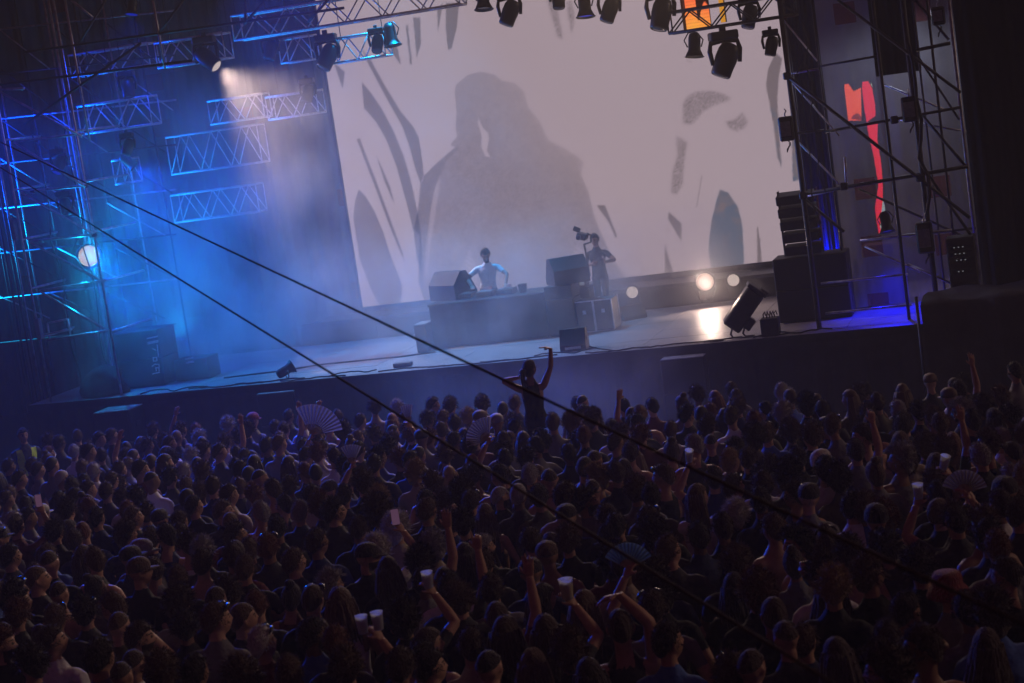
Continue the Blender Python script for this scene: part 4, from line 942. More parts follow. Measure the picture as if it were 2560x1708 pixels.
# the big blue flood on the left scaffold
fl = par_can('glaring floodlight with blue halo on the left scaffold', (217, 637), 1.1, .60, (.62, -.72, -.10), 'lens_white', light=(CYAN, 520, R_(170), .5))
L = bpy.data.lights.new('bulb', 'SPOT'); L.color = BLUE; L.energy = 420; L.spot_size = R_(160); L.spot_blend = .6; L.shadow_soft_size = .2
o = bpy.data.objects.new('bulb', L); link(o, fl.e); o.location = (.3, -.42, .02); o.rotation_euler = Vector((.75, .35, -.35)).to_track_quat('-Z', 'Y').to_euler()
par_can('added hidden cyan fill lamp on the floor behind the taped speaker stack', (452, 862), 4.6, .34, (.12, -.1, 1), 'lens_blue', light=((.0, .50, 1), 240, R_(120), .9), stand=.3)  # hidden lamp added to colour the smoke cyan
par_can('added blue fill lamp on the narrow lit truss stub', (322, 405), 2.5, .34, (.75, .25, -.8), 'lens_blue', light=((.0, .06, 1), 260, R_(140), .8))  # added to spread the blue glow through the smoke
for q_, y_, aim_, col_, en_, lab_ in (((-360, 540), 3.2, (1, .03, -.08), (.0, .08, 1), 4300, 'added unseen blue fill lamp in the far left wing'), ((-340, 740), 4.2, (1, -.04, .05), (.0, .50, 1), 2900, 'added unseen cyan fill lamp low in the far left wing'), ((-330, 300), 2.2, (1, .06, -.28), (.0, .04, 1), 1500, 'added unseen blue fill lamp high in the far left wing')):
    par_can(lab_, q_, y_, .36, aim_, 'lens_blue', light=(col_, en_, R_(62), 1.0))  # added out of view to light the smoke evenly from the side
# floor blinders at the foot of the wall
par_can('bright flaring floor lamp at the right foot of video wall', (1761, 705), 4.55, .50, (.25, -1, .1), 'lens_white', light=(WARM, 170, R_(150), .8), stand=.36)
par_can('small round floor lamp right of the flaring one', (1833, 701), 4.55, .34, (.2, -1, .12), 'lens_warm', stand=.36)
par_can('small round floor lamp behind the camera operator', (1581, 731), 4.55, .34, (.2, -1, .12), 'lens_warm', stand=.34)
par_can('small floor lamp glowing at the left stage edge', (716, 925), .12, .34, (.75, .55, .35), 'lens_white', light=((.75, .7, 1.0), 26, R_(120), .6), stand=.16)
# blue wash lamp behind right tower
par_can('blue wash lamp inside the right tower aimed at the deck', (2215, 560), .9, .34, (.1, -.25, -1), 'lens_blue', light=((.0, .005, 1), 300, R_(110), .6))
par_can('blue wash lamp aimed up at the wing drape', (2060, 690), 2.0, .34, (.1, .6, .8), 'lens_blue', light=((.0, .01, 1), 600, R_(120), .5), stand=.2)
par_can('added pale fill lamp high behind the right scrims', (2250, 20), 3.4, .36, (.0, -.75, -1), 'glass_lens', light=((.75, .78, 1), 150, R_(120), .8))  # added to brighten the scrims
par_can('added blue fill lamp hanging high over the left wing', (330, 20), 2.0, .36, (-.1, -.3, -1), 'lens_blue', light=((.0, .06, 1), 260, R_(130), .7))  # added to widen the blue glow of the smoke
par_can('added unseen blue fill lamp high above the desk and pit', (1000, -300), 4.0, .36, (.0, -.26, -1), 'lens_blue', light=((.0, .40, 1), 5600, R_(66), .9))  # added out of view to turn the haze over desk and pit blue

# ---------------------------------------------------------------- speakers, desk, cases
def speaker_box(T, c, size, R=None, drivers=((0, 0, .3),)):
    T.part('cabinet', MB().box(c, size, R, .012), 'speaker_box')
    R = np.eye(3) if R is None else R
    g = np.asarray(c)+R@np.array([0, -size[1]/2-.004, 0]); T.part('grille', MB().box(g, (size[0]*.92, .012, size[2]*.92), R), 'grille')
    for sx in (-1, 1): T.part('handle', MB().box(np.asarray(c)+R@np.array([sx*(size[0]/2+.004), 0, 0]), (.012, size[1]*.3, size[2]*.16), R), 'dark_tube')
for k, (q, lab) in enumerate((((1710, 890), 'pit subwoofer with pale top right of the raised arm'), ((1173, 931), 'pit subwoofer just left of the dancer on shoulders'), ((700, 976), 'pit subwoofer with blue-lit top left of centre'), ((292, 1023), 'pit subwoofer at far left before the stage'))):
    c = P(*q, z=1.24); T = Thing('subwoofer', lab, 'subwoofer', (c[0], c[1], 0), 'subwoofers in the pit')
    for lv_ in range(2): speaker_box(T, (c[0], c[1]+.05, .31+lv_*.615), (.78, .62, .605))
    T.part('pale_lit_top', MB().box((c[0], c[1]+.05, 1.237), (.76, .60, .018), bev=.004), 'sub_top_lit')
# right PA: subs and line array
sb = Thing('subwoofer_stack', 'tall black subwoofer stack at the right end of stage', 'subwoofer', (4.7, 1.0, DECK))
for i in range(2):
    for j in range(2): speaker_box(sb, (4.36+.66*i, 1.02, DECK+.30+.585*j), (.65, .72, .575))
la = Thing('line_array', 'black five-box line array standing on the subwoofer stack', 'loudspeaker', (4.62, .9, 2.58))
for k in range(5):
    z = 2.70+k*.232; speaker_box(la, (4.60-.012*k, .88+.012*k, z), (.66, .42, .165), rotx(.05+.02*k))
    for sx in (-1, 1): la.part('rigging_plate', MB().box((4.60+sx*.345, .88, z+.02), (.014, .2, .25)), 'dark_tube')
# left wing stack with taped marks
ls = Thing('speaker_stack', 'tall grey speaker stack with white taped marks at stage left', 'loudspeaker', (-9.0, 1.2, DECK))
speaker_box(ls, (-9.05, 1.25, DECK+.29), (1.05, .75, .57)); speaker_box(ls, (-9.05, 1.25, DECK+.87), (1.05, .75, .57))
def mark(T, pts, y, m='white_tape'):
    w_ = [P(*q, y=y) for q in pts]; T.part('tape_mark', MB().prism(w_, [0, 0, 0], [0, -.006, 0]), m)
z5 = lambda x, y: (.2424*x, 640+.2424*y)
for pts in (((1512, 846), (1628, 820), (1630, 836), (1516, 860)), ((1520, 888), (1632, 864), (1636, 890), (1524, 916)), ((1616, 912), (1626, 910), (1640, 1040), (1630, 1042)), ((1574, 950), (1612, 970), (1610, 980), (1572, 960)),
            ((1572, 1044), (1620, 1040), (1622, 1052), (1574, 1056)), ((1574, 1056), (1586, 1055), (1590, 1090), (1578, 1091)), ((1610, 1052), (1622, 1051), (1626, 1086), (1614, 1087)), ((1590, 1080), (1614, 1078), (1615, 1088), (1590, 1090)),
            ((1562, 1136), (1600, 1108), (1606, 1116), (1572, 1144)), ((1600, 1112), (1642, 1112), (1644, 1122), (1602, 1122)), ((1636, 1112), (1644, 1112), (1648, 1150), (1638, 1152)), ((1602, 1150), (1640, 1146), (1642, 1156), (1604, 1160)),
            ((1604, 1160), (1614, 1160), (1618, 1190), (1608, 1190)), ((1634, 1156), (1644, 1155), (1648, 1188), (1638, 1190)), ((1570, 1212), (1648, 1192), (1650, 1206), (1572, 1224))):
    mark(ls, [z5(*q) for q in pts], .86)
for pts in (((1912, 1058), (1990, 1044), (1992, 1056), (1914, 1070)), ((1918, 1094), (1996, 1078), (2004, 1100), (1960, 1104), (1940, 1096), (1934, 1112), (1920, 1112))): pass
pb = Thing('flight_case', 'low black flight case with white marks right of the taped speaker stack', 'case', (P(470, 925, y=1.2)[0], 1.2, DECK), 'flight cases')
c0 = P(475, 910, y=1.2); pb.part('case_body', MB().box((c0[0], 1.5, DECK+.22), (.75, .55, .44), bev=.015), 'speaker_box')
for pts in (((1912, 1058), (1990, 1044), (1992, 1056), (1914, 1070)), ((1918, 1094), (1996, 1078), (2004, 1100), (1962, 1104), (1934, 1112), (1920, 1112))): mark(pb, [z5(*q) for q in pts], 1.215)
cv = Thing('cloth_bundle', 'slumped translucent plastic cover on the stage beside the taped stack', 'cover', (P(255, 960, y=.3)[0], .3, DECK))
cc = P(250, 940, y=.35); V = []; F = []
for j in range(9):
    t = j/8
    for i in range(16):
        a = i/16*6.283; rr = (.42*(1-t**2)**.5+.02)*(1+.14*math.sin(3*a+j)+.08*math.sin(7*a)); V.append((cc[0]+rr*1.15*math.cos(a)+.12*t, .35+rr*.7*math.sin(a), DECK+.005+t*.62))
for j in range(8):
    for i in range(16): F.append((j*16+i, j*16+(i+1) % 16, (j+1)*16+(i+1) % 16, (j+1)*16+i))
cv.part('cover', MB().add(V, F), 'skirt_cloth', smooth=True)
# DJ desk
dx0, dx1, dy0 = -3.12, -.72, 2.1
dj = Thing('dj_desk', 'long dark covered performer desk at stage centre', 'desk', (-1.9, 2.5, DECK))
dj.part('front_panel', folded_cloth(lambda t: ((dx0+(dx1-dx0)*t, dy0), (0, -1)), 80, DECK+.01, DECK+.86, .006, 4, 21, 8), 'speaker_box', smooth=True)
dj.part('desk_body', MB().box(((dx0+dx1)/2, dy0+.46, DECK+.42), (dx1-dx0-.03, .86, .83)), 'black_paint'); dj.part('desk_top', MB().box(((dx0+dx1)/2, dy0+.44, DECK+.88), (dx1-dx0+.04, .94, .045), bev=.01), 'black_paint')
sbx = Thing('side_box', 'small dark box standing at the left end of the desk', 'case', (-3.28, 2.05, DECK)); sbx.part('case_body', MB().box((-3.27, 2.05, DECK+.27), (.24, .5, .54), bev=.01), 'speaker_box'); sbx.part('lid', MB().box((-3.27, 2.05, DECK+.555), (.25, .51, .025), bev=.006), 'lamp_grey')
ZD = DECK+.905
for k, (x, wd, lab) in enumerate(((-2.45, .34, 'left media player deck on the performer desk'), (-2.02, .36, 'mixer unit in the middle of the performer desk'), (-1.6, .34, 'right media player deck on the performer desk'))):
    T = Thing('dj_deck', lab, 'music deck', (x, 2.55, ZD), 'decks on the desk'); T.part('deck_body', MB().box((x, 2.55, ZD+.055), (wd, .40, .10), bev=.012), 'black_paint')
    T.part('jog_wheel' if k != 1 else 'fader_panel', MB().lathe([(.11, .108), (.11, .122), (.09, .126), (.01, .127)], np.array([[1, 0, 0, x], [0, 1, 0, 2.5], [0, 0, 1, ZD], [0, 0, 0, 1.]]), 20) if k != 1 else MB().box((x, 2.5, ZD+.108), (.26, .26, .012)), 'lamp_grey')
    T.part('display', MB().box((x, 2.68, ZD+.13), (.16, .02, .07), rotx(-.5)), 'phone_screen')
    T.part('indicator_light', MB().box((x+.05, 2.345, ZD+.06), (.02, .01, .015)), 'led_white')
# wedges
def wedge(label, c, wd, h, dp, yaw, slope=.55, strip=False, group='stage monitors', R2=None, facing=1):
    """wedge monitor, sloped grille on the -y*facing side"""
    T = Thing('monitor_wedge', label, 'stage monitor', c, group); Rz = rotz(yaw); c = np.asarray(c, float)
    prof = [(-dp/2, 0), (dp/2, 0), (dp/2, h*.55), (dp*.15, h), (-dp*.12, h), (-dp/2, h*.25)]
    poly = [c+Rz@np.array([-wd/2, y*facing, z]) for y, z in prof]; T.part('cabinet', MB().prism(poly, [0, 0, 0], Rz@np.array([wd, 0, 0])), 'speaker_box')
    g = [c+Rz@np.array([-wd/2+.03, y*facing, z]) for y, z in ((-dp*.15, h*.955), (-dp/2*.97, h*.30))]; nv = Rz@np.array([0, -.65*facing, .5])*.012; gw = Rz@np.array([wd-.06, 0, 0])
    T.part('grille', MB().prism([g[0], g[1], g[1]+gw, g[0]+gw], nv*.2, nv*1.4), 'grille')
    for sx in (-1, 1): T.part('handle', MB().box(c+Rz@np.array([sx*(wd/2+.003), dp*.1*facing, h*.5]), (.012, .14, .06), Rz), 'dark_tube')
    if strip: T.part('reflective_strip', MB().box(c+Rz@np.array([0, -dp/2*facing-.006, h*.17]), (wd*.62, .012, .045), Rz), 'white_tape')
    return T
wedge('wedge monitor tilted on the left end of the desk', (-2.78, 2.75, ZD), .80, .56, .60, -.55, facing=-1)
mc = np.array([-.36, 2.35, DECK])
ms = Thing('monitor_stand', 'dark stacked cases carrying the right monitor by the desk', 'case', (-.5, 2.35, DECK)); ms.part('case_body', MB().box((-.42, 2.40, DECK+.36), (.56, .62, .72), bev=.015), 'speaker_box'); ms.part('case_body', MB().box((-.42, 2.40, DECK+.86), (.56, .62, .26), bev=.015), 'speaker_box')
wedge('big tilted monitor speaker on cases right of the desk', (-.28, 2.45, DECK+.995), .72, .52, .62, .55, facing=-1)
wedge('small wedge monitor with white strip at the front stage edge', (P(1431, 880, z=DECK)[0], P(1431, 880, z=DECK)[1]+.22, DECK+.002), .48, .40, .42, .08, strip=True)
wedge('low wedge monitor on the floor right of the camera operator', (P(1576, 800, z=DECK)[0], 3.6, DECK+.002), .5, .28, .4, .6)
for k, (x0, lab) in enumerate(((.02, 'left grey flight case beside the monitor stand'), (.40, 'right grey flight case beside the monitor stand'))):
    T = Thing('flight_case', lab, 'case', (x0, 2.5, DECK), 'flight cases'); wq = .36; T.part('case_body', MB().box((x0, 2.5, DECK+.31), (wq, .55, .60), bev=.008), 'case_ply')
    for sx in (-1, 1):
        for sy in (-1, 1): T.part('corner_rail', MB().box((x0+sx*wq/2, 2.5+sy*.275, DECK+.31), (.022, .022, .615)), 'aluminium')
    for zz in (.006, .612): T.part('edge_rail', MB().box((x0, 2.22, DECK+zz), (wq+.02, .022, .022)), 'aluminium')
    T.part('latch', MB().box((x0, 2.215, DECK+.4), (.07, .015, .08), bev=.004), 'aluminium')
sh = Thing('equipment_shelf', 'dark equipment shelf with a small white-lit unit behind the cases', 'shelf', (.2, 3.0, DECK)); sh.part('shelf_top', MB().box((-.30, 3.05, DECK+.80), (.62, .5, .05), bev=.01), 'black_paint'); sh.part('shelf_body', MB().box((-.30, 3.1, DECK+.39), (.58, .4, .76)), 'black_paint'); sh.part('rack_unit', MB().box((-.26, 2.95, DECK+.92), (.46, .3, .18), bev=.01), 'speaker_box'); sh.part('lit_display', MB().box((-.10, 2.795, DECK+.92), (.09, .012, .08)), 'led_white')
# bucket on desk
c = P(1307, 723, y=2.4); single('bucket', MB().lathe([(.07, 0), (.072, .004), (.095, .17), (.1, .175), (.09, .172), (.066, .012)], np.array([[1, 0, 0, c[0]], [0, 1, 0, 2.4], [0, 0, 1, ZD], [0, 0, 0, 1.]]), 18), 'black_paint', 'small dark ice bucket on the right part of the desk', 'bucket', smooth=True)
# tilted floodlight box at the right front edge
q = P(1850, 846, z=DECK); fc = np.array([q[0]+.08, q[1]+.22, DECK+.48]); Rf = roty(-.72)@rotz(.25)
tf = Thing('spot_fixture', 'dark boxy spotlight tilted up on the stage edge by the subwoofers', 'stage lamp', (fc[0], fc[1], DECK), LG)
Rf = rotz(.2)@roty(.72)
tf.part('housing', MB().box(fc, (.34, .40, .78), Rf, .03), 'lamp_black'); tf.part('lens_hood', MB().box(fc+Rf@np.array([0, 0, .42]), (.38, .44, .07), Rf, .01), 'dark_tube'); tf.part('gel_frame', MB().box(fc+Rf@np.array([.13, 0, .47]), (.16, .3, .05), Rf, .01), 'dark_tube')
tf.part('rear_box', MB().box(fc+Rf@np.array([.23, 0, -.15]), (.14, .28, .22), Rf, .015), 'lamp_black')
for sx in (-.12, .1): tf.part('foot', MB().path([fc+[sx-.1, -.05, -.30], fc+[sx-.14, -.08, -.42], fc+[sx-.10, -.08, -.475], fc+[sx+.06, -.08, -.478]], .018, 6), 'dark_tube', smooth=True)
q = P(1926, 842, z=DECK); bx_ = Thing('equipment_box', 'small black trunk with cables sticking out at the stage edge', 'case', (q[0], q[1]+.15, DECK)); bx_.part('case_body', MB().box((q[0], q[1]+.15, DECK+.16), (.31, .3, .31), bev=.012), 'speaker_box')
for k in range(5): bx_.part('cable_end', MB().path([(q[0]-.1+.05*k, q[1]+.15, DECK+.30), (q[0]-.1+.05*k+.02*math.sin(k), q[1]+.13, DECK+.38), (q[0]-.07+.05*k, q[1]+.12, DECK+.43), (q[0]-.05+.05*k, q[1]+.1, DECK+.36)], .011, 6), 'cable_rubber', smooth=True)
# amp rack with tiny lights behind right tower
ac = P(2408, 668, y=-.5); ar = Thing('amplifier_rack', 'tall black amplifier rack with rows of tiny lights at right', 'rack', (ac[0], -.5, 1.0)); ar.part('cabinet', MB().box((ac[0], -.45, ac[2]), (.46, .5, 1.05), bev=.012), 'black_paint')
for i, zz in enumerate((.36, .25, .14, -.05, -.3, -.4)):
    u_ = ar.part('rack_unit', MB().box((ac[0], -.712, ac[2]+zz), (.40, .02, .085), bev=.004), 'grille')
    for k in range(3 if i != 3 else 2): ar.part('indicator_light', MB().box((ac[0]-.1+.07*k+.01*i, -.726, ac[2]+zz+.01), (.022, .008, .016)), 'led_white', parent=u_)
ar.part('support', MB().box((ac[0], -.45, (ac[2]-.53)/2), (.4, .44, ac[2]-.535)), 'black_paint')
# mesh barrier pieces and litter of cables along the stage edge
for k in range(13):
    r_ = np.random.default_rng(40+k); x0 = -8.6+k*1.03; n_ = 16; x = np.linspace(0, r_.uniform(.9, 1.7), n_); pts = [(x0+xx, edge_y(x0+xx)+.10+.05*math.sin(xx*5+k)+.03*r_.normal()+.06*(k % 3), DECK+.016+(.05*abs(math.sin(xx*4)) if k % 4 == 0 else .0)) for xx in x]
    single('floor_cable', MB().path(pts, .014, 6), 'cable_rubber', ['black cable loop lying along the stage edge, run number '+nm for nm in ('one', 'two', 'three', 'four', 'five', 'six', 'seven', 'eight', 'nine', 'ten', 'eleven', 'twelve', 'thirteen')][k].replace('run number', 'piece')+' from left', 'cable', 'cables along the stage edge', smooth=True)
pts = [P(*q, z=DECK+.012) for q in ((560, 945), (640, 935), (700, 928), (800, 912), (900, 902), (1000, 892), (1090, 880))]
single('floor_cable', MB().path(pts, .02, 6), 'cable_rubber', 'long black cable snaking from the floor lamp to the desk', 'cable', smooth=True)
pts = [P(*q, z=DECK+.012) for q in ((1462, 862), (1480, 868), (1500, 872), (1530, 876))]
single('floor_cable', MB().path(pts, .013, 6), 'cable_rubber', 'thin cable leaving the small front wedge monitor', 'cable', smooth=True)
q = P(1008, 917, z=DECK); single('floor_box', MB().box((q[0], q[1], DECK+.045), (.36, .14, .08), bev=.01), 'case_ply', 'small flat stage box on the front edge left of centre', 'stage box')
# dark pile behind the right subs: low road cases
for k, (px, lab) in enumerate((((2140, 790), 'low dark road case behind the tower foot'), ((2215, 720), 'tall dark road case in the right wing'))):
    c = P(*px, y=1.6+.4*k); T = Thing('road_case', lab, 'case', (c[0], 1.6, DECK), 'road cases in the right wing'); T.part('case_body', MB().box((c[0], 1.9+.3*k, DECK+.3+.25*k), (.6+.1*k, .5, .6+.5*k), bev=.015), 'speaker_box'); T.part('edge_rail', MB().box((c[0], 1.64+.3*k, DECK+.59+.5*k), (.62+.1*k, .02, .02)), 'dark_tube')
# guy ropes in front of everything
for pa, da, pb_, db, sag, lab in (((-260, 228), 33, (2760, 1655), 4.2, .02, 'upper black guy rope slanting across the whole photo'), ((-260, 253), 33, (2330, 1862), 4.6, .02, 'lower black guy rope slanting from left edge to bottom')):
    A, B = PD(*pa, da), PD(*pb_, db); pts = [A+(B-A)*t-np.array([0, 0, sag*math.sin(math.pi*t)]) for t in np.linspace(0, 1, 40)]
    single('guy_rope', MB().path(pts, .0058, 8), 'rope', lab, 'rope', 'guy ropes', smooth=True)
# ================================================================ PERFORMERS
def face_to(loc, tgt): d = np.asarray(tgt, float)[:2]-np.asarray(loc, float)[:2]; return math.atan2(-d[0], d[1])
q = P(1206, 650, y=3.35)
put_person('dj', (q[0]+.16, 2.98, DECK), math.pi+.12, 1.07, 'short', 'black', 'white', .35, 'performer in white t-shirt bending over the desk decks', 'people on stage')
q = P(1527, 790, z=DECK)
op_ = put_person('operator', (q[0], 3.95, DECK), math.pi*.93, 1.0, 'short', 'black', 'black', .45, 'camera operator in black standing behind the flight cases', 'people on stage')
gp = np.array([P(1468, 640, y=3.7)[0], 3.62, 0])
gm = Thing('camera_gimbal', 'raised video camera on a handheld gimbal stick', 'video camera', (gp[0], gp[1], DECK+1.15))
zt = P(1460, 590, y=3.62)[2]
gm.tube('stick', (gp[0]+.02, 3.62, DECK+.95), (gp[0]-.01, 3.62, zt-.16), .022, 'lamp_black')
gm.part('gimbal_arm', MB().path([(gp[0]-.01, 3.62, zt-.17), (gp[0]+.14, 3.62, zt-.14), (gp[0]+.15, 3.62, zt+.0), (gp[0]+.08, 3.62, zt+.05)], .02, 7), 'lamp_black', smooth=True)
bd = gm.part('camera_body', MB().box((gp[0]-.02, 3.6, zt-.0), (.20, .26, .13), roty(.35), .015), 'lamp_black')
gm.part('camera_lens', MB().lathe([(.045, 0), (.05, .02), (.055, .13), (.05, .14), (.02, .135)], np.array([[1, 0, 0, gp[0]-.04], [0, 0, -1, 3.48], [0, 1, 0, zt], [0, 0, 0, 1.]]), 16), 'glass_lens', parent=bd, smooth=True)
gm.part('monitor', MB().box((gp[0]-.11, 3.58, zt+.15), (.15, .03, .10), roty(.5), .008), 'phone_black'); gm.tube('monitor_arm', (gp[0]-.05, 3.6, zt+.06), (gp[0]-.10, 3.59, zt+.12), .010, 'lamp_black')

# ================================================================ CROWD
STY = dict(s='short', m='messy', c='curly', b='bald', z='buzz', l='long', p='pony', n='bun', h='cap', k='bucket', i='beanie')
RA = """430 205 sR|550 220 s|850 170 m|915 235 c|980 210 z|1045 180 s|1085 170 s|1170 175 m|1265 140 m|1525 155 s|1600 90 s|1680 120 s|1740 95 m|1870 95 s|200 260 m|330 240 s|270 300 sR|290 365 zR|410 290 sR|490 290 s|560 310 sR|460 380 s|365 385 z|255 430 z|345 440 z|210 390 s|110 440 s|430 445 h|400 480 s|520 400 sR|665 390 s|620 450 s|740 320 z|840 350 z|780 390 s|840 450 b|890 420 s|945 430 m|1020 400 s|1125 400 m|1060 320 m|1130 290 c|1215 290 s|1310 300 sR|1200 220 s|1410 360 lR|1380 420 z|1440 440 b|1330 390 s|1600 360 l|1690 400 s|1750 410 z|1850 320 s|1760 300 m|1545 245 s|1480 255 s|1700 310 s|35 555 sR|330 560 s|420 545 s|490 500 s|540 560 hR|590 510 sB|640 470 s|755 540 m|840 550 m|1040 550 z|1095 590 s|1180 480 s|1270 530 s|1330 500 zR|1540 500 s|1600 480 m|1690 540 s|1870 540 s|1640 620 s|1780 590 c|1840 620 cR|80 680 s|155 655 sR|380 620 m|300 740 m|490 600 s|580 640 s|470 770 s|530 730 s|660 760 cR|760 660 sR|960 650 h|1040 665 s|1010 740 s|910 760 s|1260 620 sR|1320 690 z|1430 620 s|1550 720 s|1350 630 p|1390 830 s|1730 800 sR|1690 580 s|1040 820 m|1130 840 m|830 780 s|770 800 s|720 850 hR|45 870 sR|180 870 z|270 910 b|515 890 s|380 990 sR|745 960 hR|870 1000 zR|990 990 s|1080 900 sB|1225 890 s|1300 870 p|1370 930 s|1470 920 zR|1610 900 sR|1830 850 nR|1780 1050 mR|190 1000 zR|70 1050 s|80 1130 m|330 1080 b|330 1220 s|420 1100 s|490 1180 m|720 1140 s|1000 1130 c|1340 1040 m|1280 1190 z|1540 1100 n|1670 1130 z|1870 1040 s|630 1260 b|300 1330 sR|230 1390 s|790 1310 sR|940 1360 lR|1110 1240 s|1150 1350 l|1490 1340 smw|1340 1370 s|1720 1280 sR|1810 1290 l|1880 1320 s|30 1370 mR|150 1460 m|30 1500 m|500 1430 s|545 1500 h|700 1440 b|850 1510 m|1110 1480 s|1610 1500 s|1720 1460 s|1400 1540 c|690 1550 b"""
RB = """300 45 m|430 45 m|625 30 s|725 35 m|900 25 m|1080 20 s|1455 20 bR|1680 40 s|1840 40 s|225 120 s|130 170 c|600 110 m|685 105 s|745 130 s|820 95 my|980 130 h|1080 160 s|1120 75 m|470 110 s|210 215 s|300 195 m|670 170 s|745 230 s|860 215 c|1020 230 s|1125 230 l|1230 230 m|1320 220 c|1290 130 s|1390 130 c|1510 110 c|1570 100 s|1620 160 s|1730 135 s|1780 200 m|1460 200 s|1410 270 l|1640 240 s|1375 300 s|1700 300 sB|215 280 s|375 260 m|820 265 s|940 270 s|490 215 s|70 310 m|690 310 m|505 340 s|550 310 z|945 330 l|1025 330 s|1150 325 m|1300 330 l|1490 345 b|1405 380 zB|1720 320 s|1790 320 s|300 360 s|165 395 s|235 390 s|530 405 cy|720 420 ly|775 390 m|845 350 b|960 430 s|610 450 m|1210 420 s|1270 440 bB|1540 440 cy|1690 400 s|1860 445 s|235 470 m|330 545 my|150 560 c|110 520 m|590 570 s|685 545 m|800 510 c|810 575 s|1000 545 zR|1100 540 z|1250 530 s|1335 540 sR|1550 500 b|1510 560 mR|1770 500 m|1820 545 s|60 620 mR|320 620 c|480 560 m|540 620 sR|835 670 m|920 640 l|690 640 s|1400 650 h|1475 610 s|1650 640 s|1740 610 p|1850 670 sR|200 720 s|460 710 cw|570 740 m|620 830 c|940 800 sR|1160 790 s|1275 820 lR|1420 790 m|1615 750 sR|1750 700 s|1860 750 c|1600 860 c|70 840 nR|220 890 hR|305 970 l|510 930 c|545 1010 s|960 910 s|725 990 b|1010 1040 s|1060 880 n|1690 940 s|1770 960 l|1870 980 m|40 1080 mR|130 1030 s|160 1110 l|565 1140 s|800 1110 m|1200 1090 lR|820 1230 c|1440 1150 l|1880 1150 s|110 1290 b|20 1280 l|170 1450 m|620 1370 lR|830 1360 s|1065 1290 l|1060 1360 sR|940 1340 l|540 1440 s|1340 1390 c|620 1510 sR|990 1470 b|1520 1530 l|1350 1260 s|1860 1350 s|1180 1480 l|430 1250 c|1700 1400 c|350 1500 s|1700 1560 s"""
RC = """120 90 z|285 95 s|155 150 m|230 185 m|410 120 s|500 80 s|570 75 m|700 30 c|790 60 s|715 80 c|670 150 s|560 190 c|790 170 sR|910 140 sR|1040 90 m|950 80 s|1040 190 s|1080 250 c|1210 60 s|1320 70 m|1250 130 sR|1410 100 m|1455 140 s|1560 80 c|1660 120 s|1750 110 l|1810 90 m|1880 190 s|75 265 s|150 245 b|270 270 s|390 210 c|300 340 sy|400 330 s|330 400 s|500 380 m|560 430 cR|1540 250 ly|1410 300 p|1240 250 l|1640 240 m|1735 240 s|1710 320 s|1100 340 c|840 355 iw|770 390 s|1090 410 nl|890 440 c|1420 470 m|1380 370 l|1830 430 sRy|1720 420 s|310 490 s|200 480 m|400 470 s|60 560 lR|470 570 s|635 560 h|920 600 s|1050 660 i|1180 620 c|1090 570 m|1420 570 cw|1340 610 l|1780 520 h|1740 600 s|1820 640 sR|270 640 cw|185 690 s|485 700 s|70 760 s|30 830 sR|280 910 m|620 890 n|1220 830 m|1440 690 z|1720 740 s|1710 850 s|1850 830 lR|1590 730 l|1100 960 mR|225 1060 l|380 1080 c|760 1040 my|860 1060 l|1030 1090 pR|1810 1200 c|410 1220 z|550 1340 b|870 1440 l|1660 1350 l|1560 1450 l|420 1490 b|1170 1520 c|190 1540 m|1400 890 m|1330 1360 s|700 1330 s|1010 1330 s|60 1420 m"""
people = []      # dict: head px, style, flags
def parse(txt, ox, oy):
    for it in txt.split('|'):
        x, y, c = it.split(); px, py = ox+.4514*int(x), oy+.4514*int(y)
        st_ = STY[c[0]]; fl_ = c[1:]
        people.append(dict(px=px, py=py, st=st_, fl=fl_, src=0))
parse(RA, 0, 1000); parse(RB, 800, 1000); parse(RC, 1700, 1000)

taken = []
def free(p, d): return all((p[0]-q[0])**2+(p[1]-q[1])**2 > d*d for q in taken)
def crowd_attrs(st_, fl_):
    fem = st_ in ('long', 'pony', 'bun') and rng.random() < .85
    if 'R' in fl_: bk = 'femright' if fem else rng.choice(['right', 'right2'])
    elif 'B' in fl_: bk = 'plain_bare'
    elif fem: bk = rng.choice(['fem', 'fem2', 'fem'])
    else: bk = rng.choice(['plain', 'plain', 'fold', 'hip', 'left', 'plain', 'right2', 'fold'] if rng.random() < .92 else ['left', 'plain_bare'])
    hc_ = 'white' if 'w' in fl_ else 'fair' if 'y' in fl_ else rng.choices(['black', 'dark brown', 'brown', 'auburn', 'grey'], [5, 4, 3, 1, 1])[0]
    if st_ in ('cap', 'bucket', 'beanie') and 'w' not in fl_: hc_ = rng.choice(['black', 'grey', 'brown', 'red' if st_ == 'bucket' else 'black'])
    sc_ = rng.choices(list(SHIRTC), [7, 5, 4, 2, 3, 1, 1, 1, 1])[0]
    return bk, hc_, sc_, fem
def place(px, py, bk, sc, rz): # feet position so that the head shows at the photo position
    B = BD[bk]; h = B['head'].translation; z = h.z*sc; w_ = PG(px, py, z); off = rotz(rz)@np.array([h.x, h.y, 0])*sc
    return np.array([w_[0]-off[0], w_[1]-off[1], ground_z(w_[1])])
DJP = (-1.0, 4.0)
spec_done = []
def hand_person(bk, side, hand_px, label, style='short', hcol='dark brown', scol='black', skin=.6, sc=1.0, rz=None, group=GR):
    B = BD[bk]; wr, d = B['hands'][side]; w_ = PG(*hand_px, (wr[2]+.06)*sc); rz_ = face_to(w_, DJP) if rz is None else rz
    off = rotz(rz_)@np.array([wr[0], wr[1], 0])*sc; loc = np.array([w_[0]-off[0], w_[1]-off[1], ground_z(w_[1]-off[1])]); taken.append(loc)
    o = put_person(bk, loc, rz_, sc, style, hcol, scol, skin, label, group); hw = loc+rotz(rz_)@(np.asarray(wr)*sc); hd = rotz(rz_)@(d/np.linalg.norm(d))
    spec_done.append(o); return hw, hd
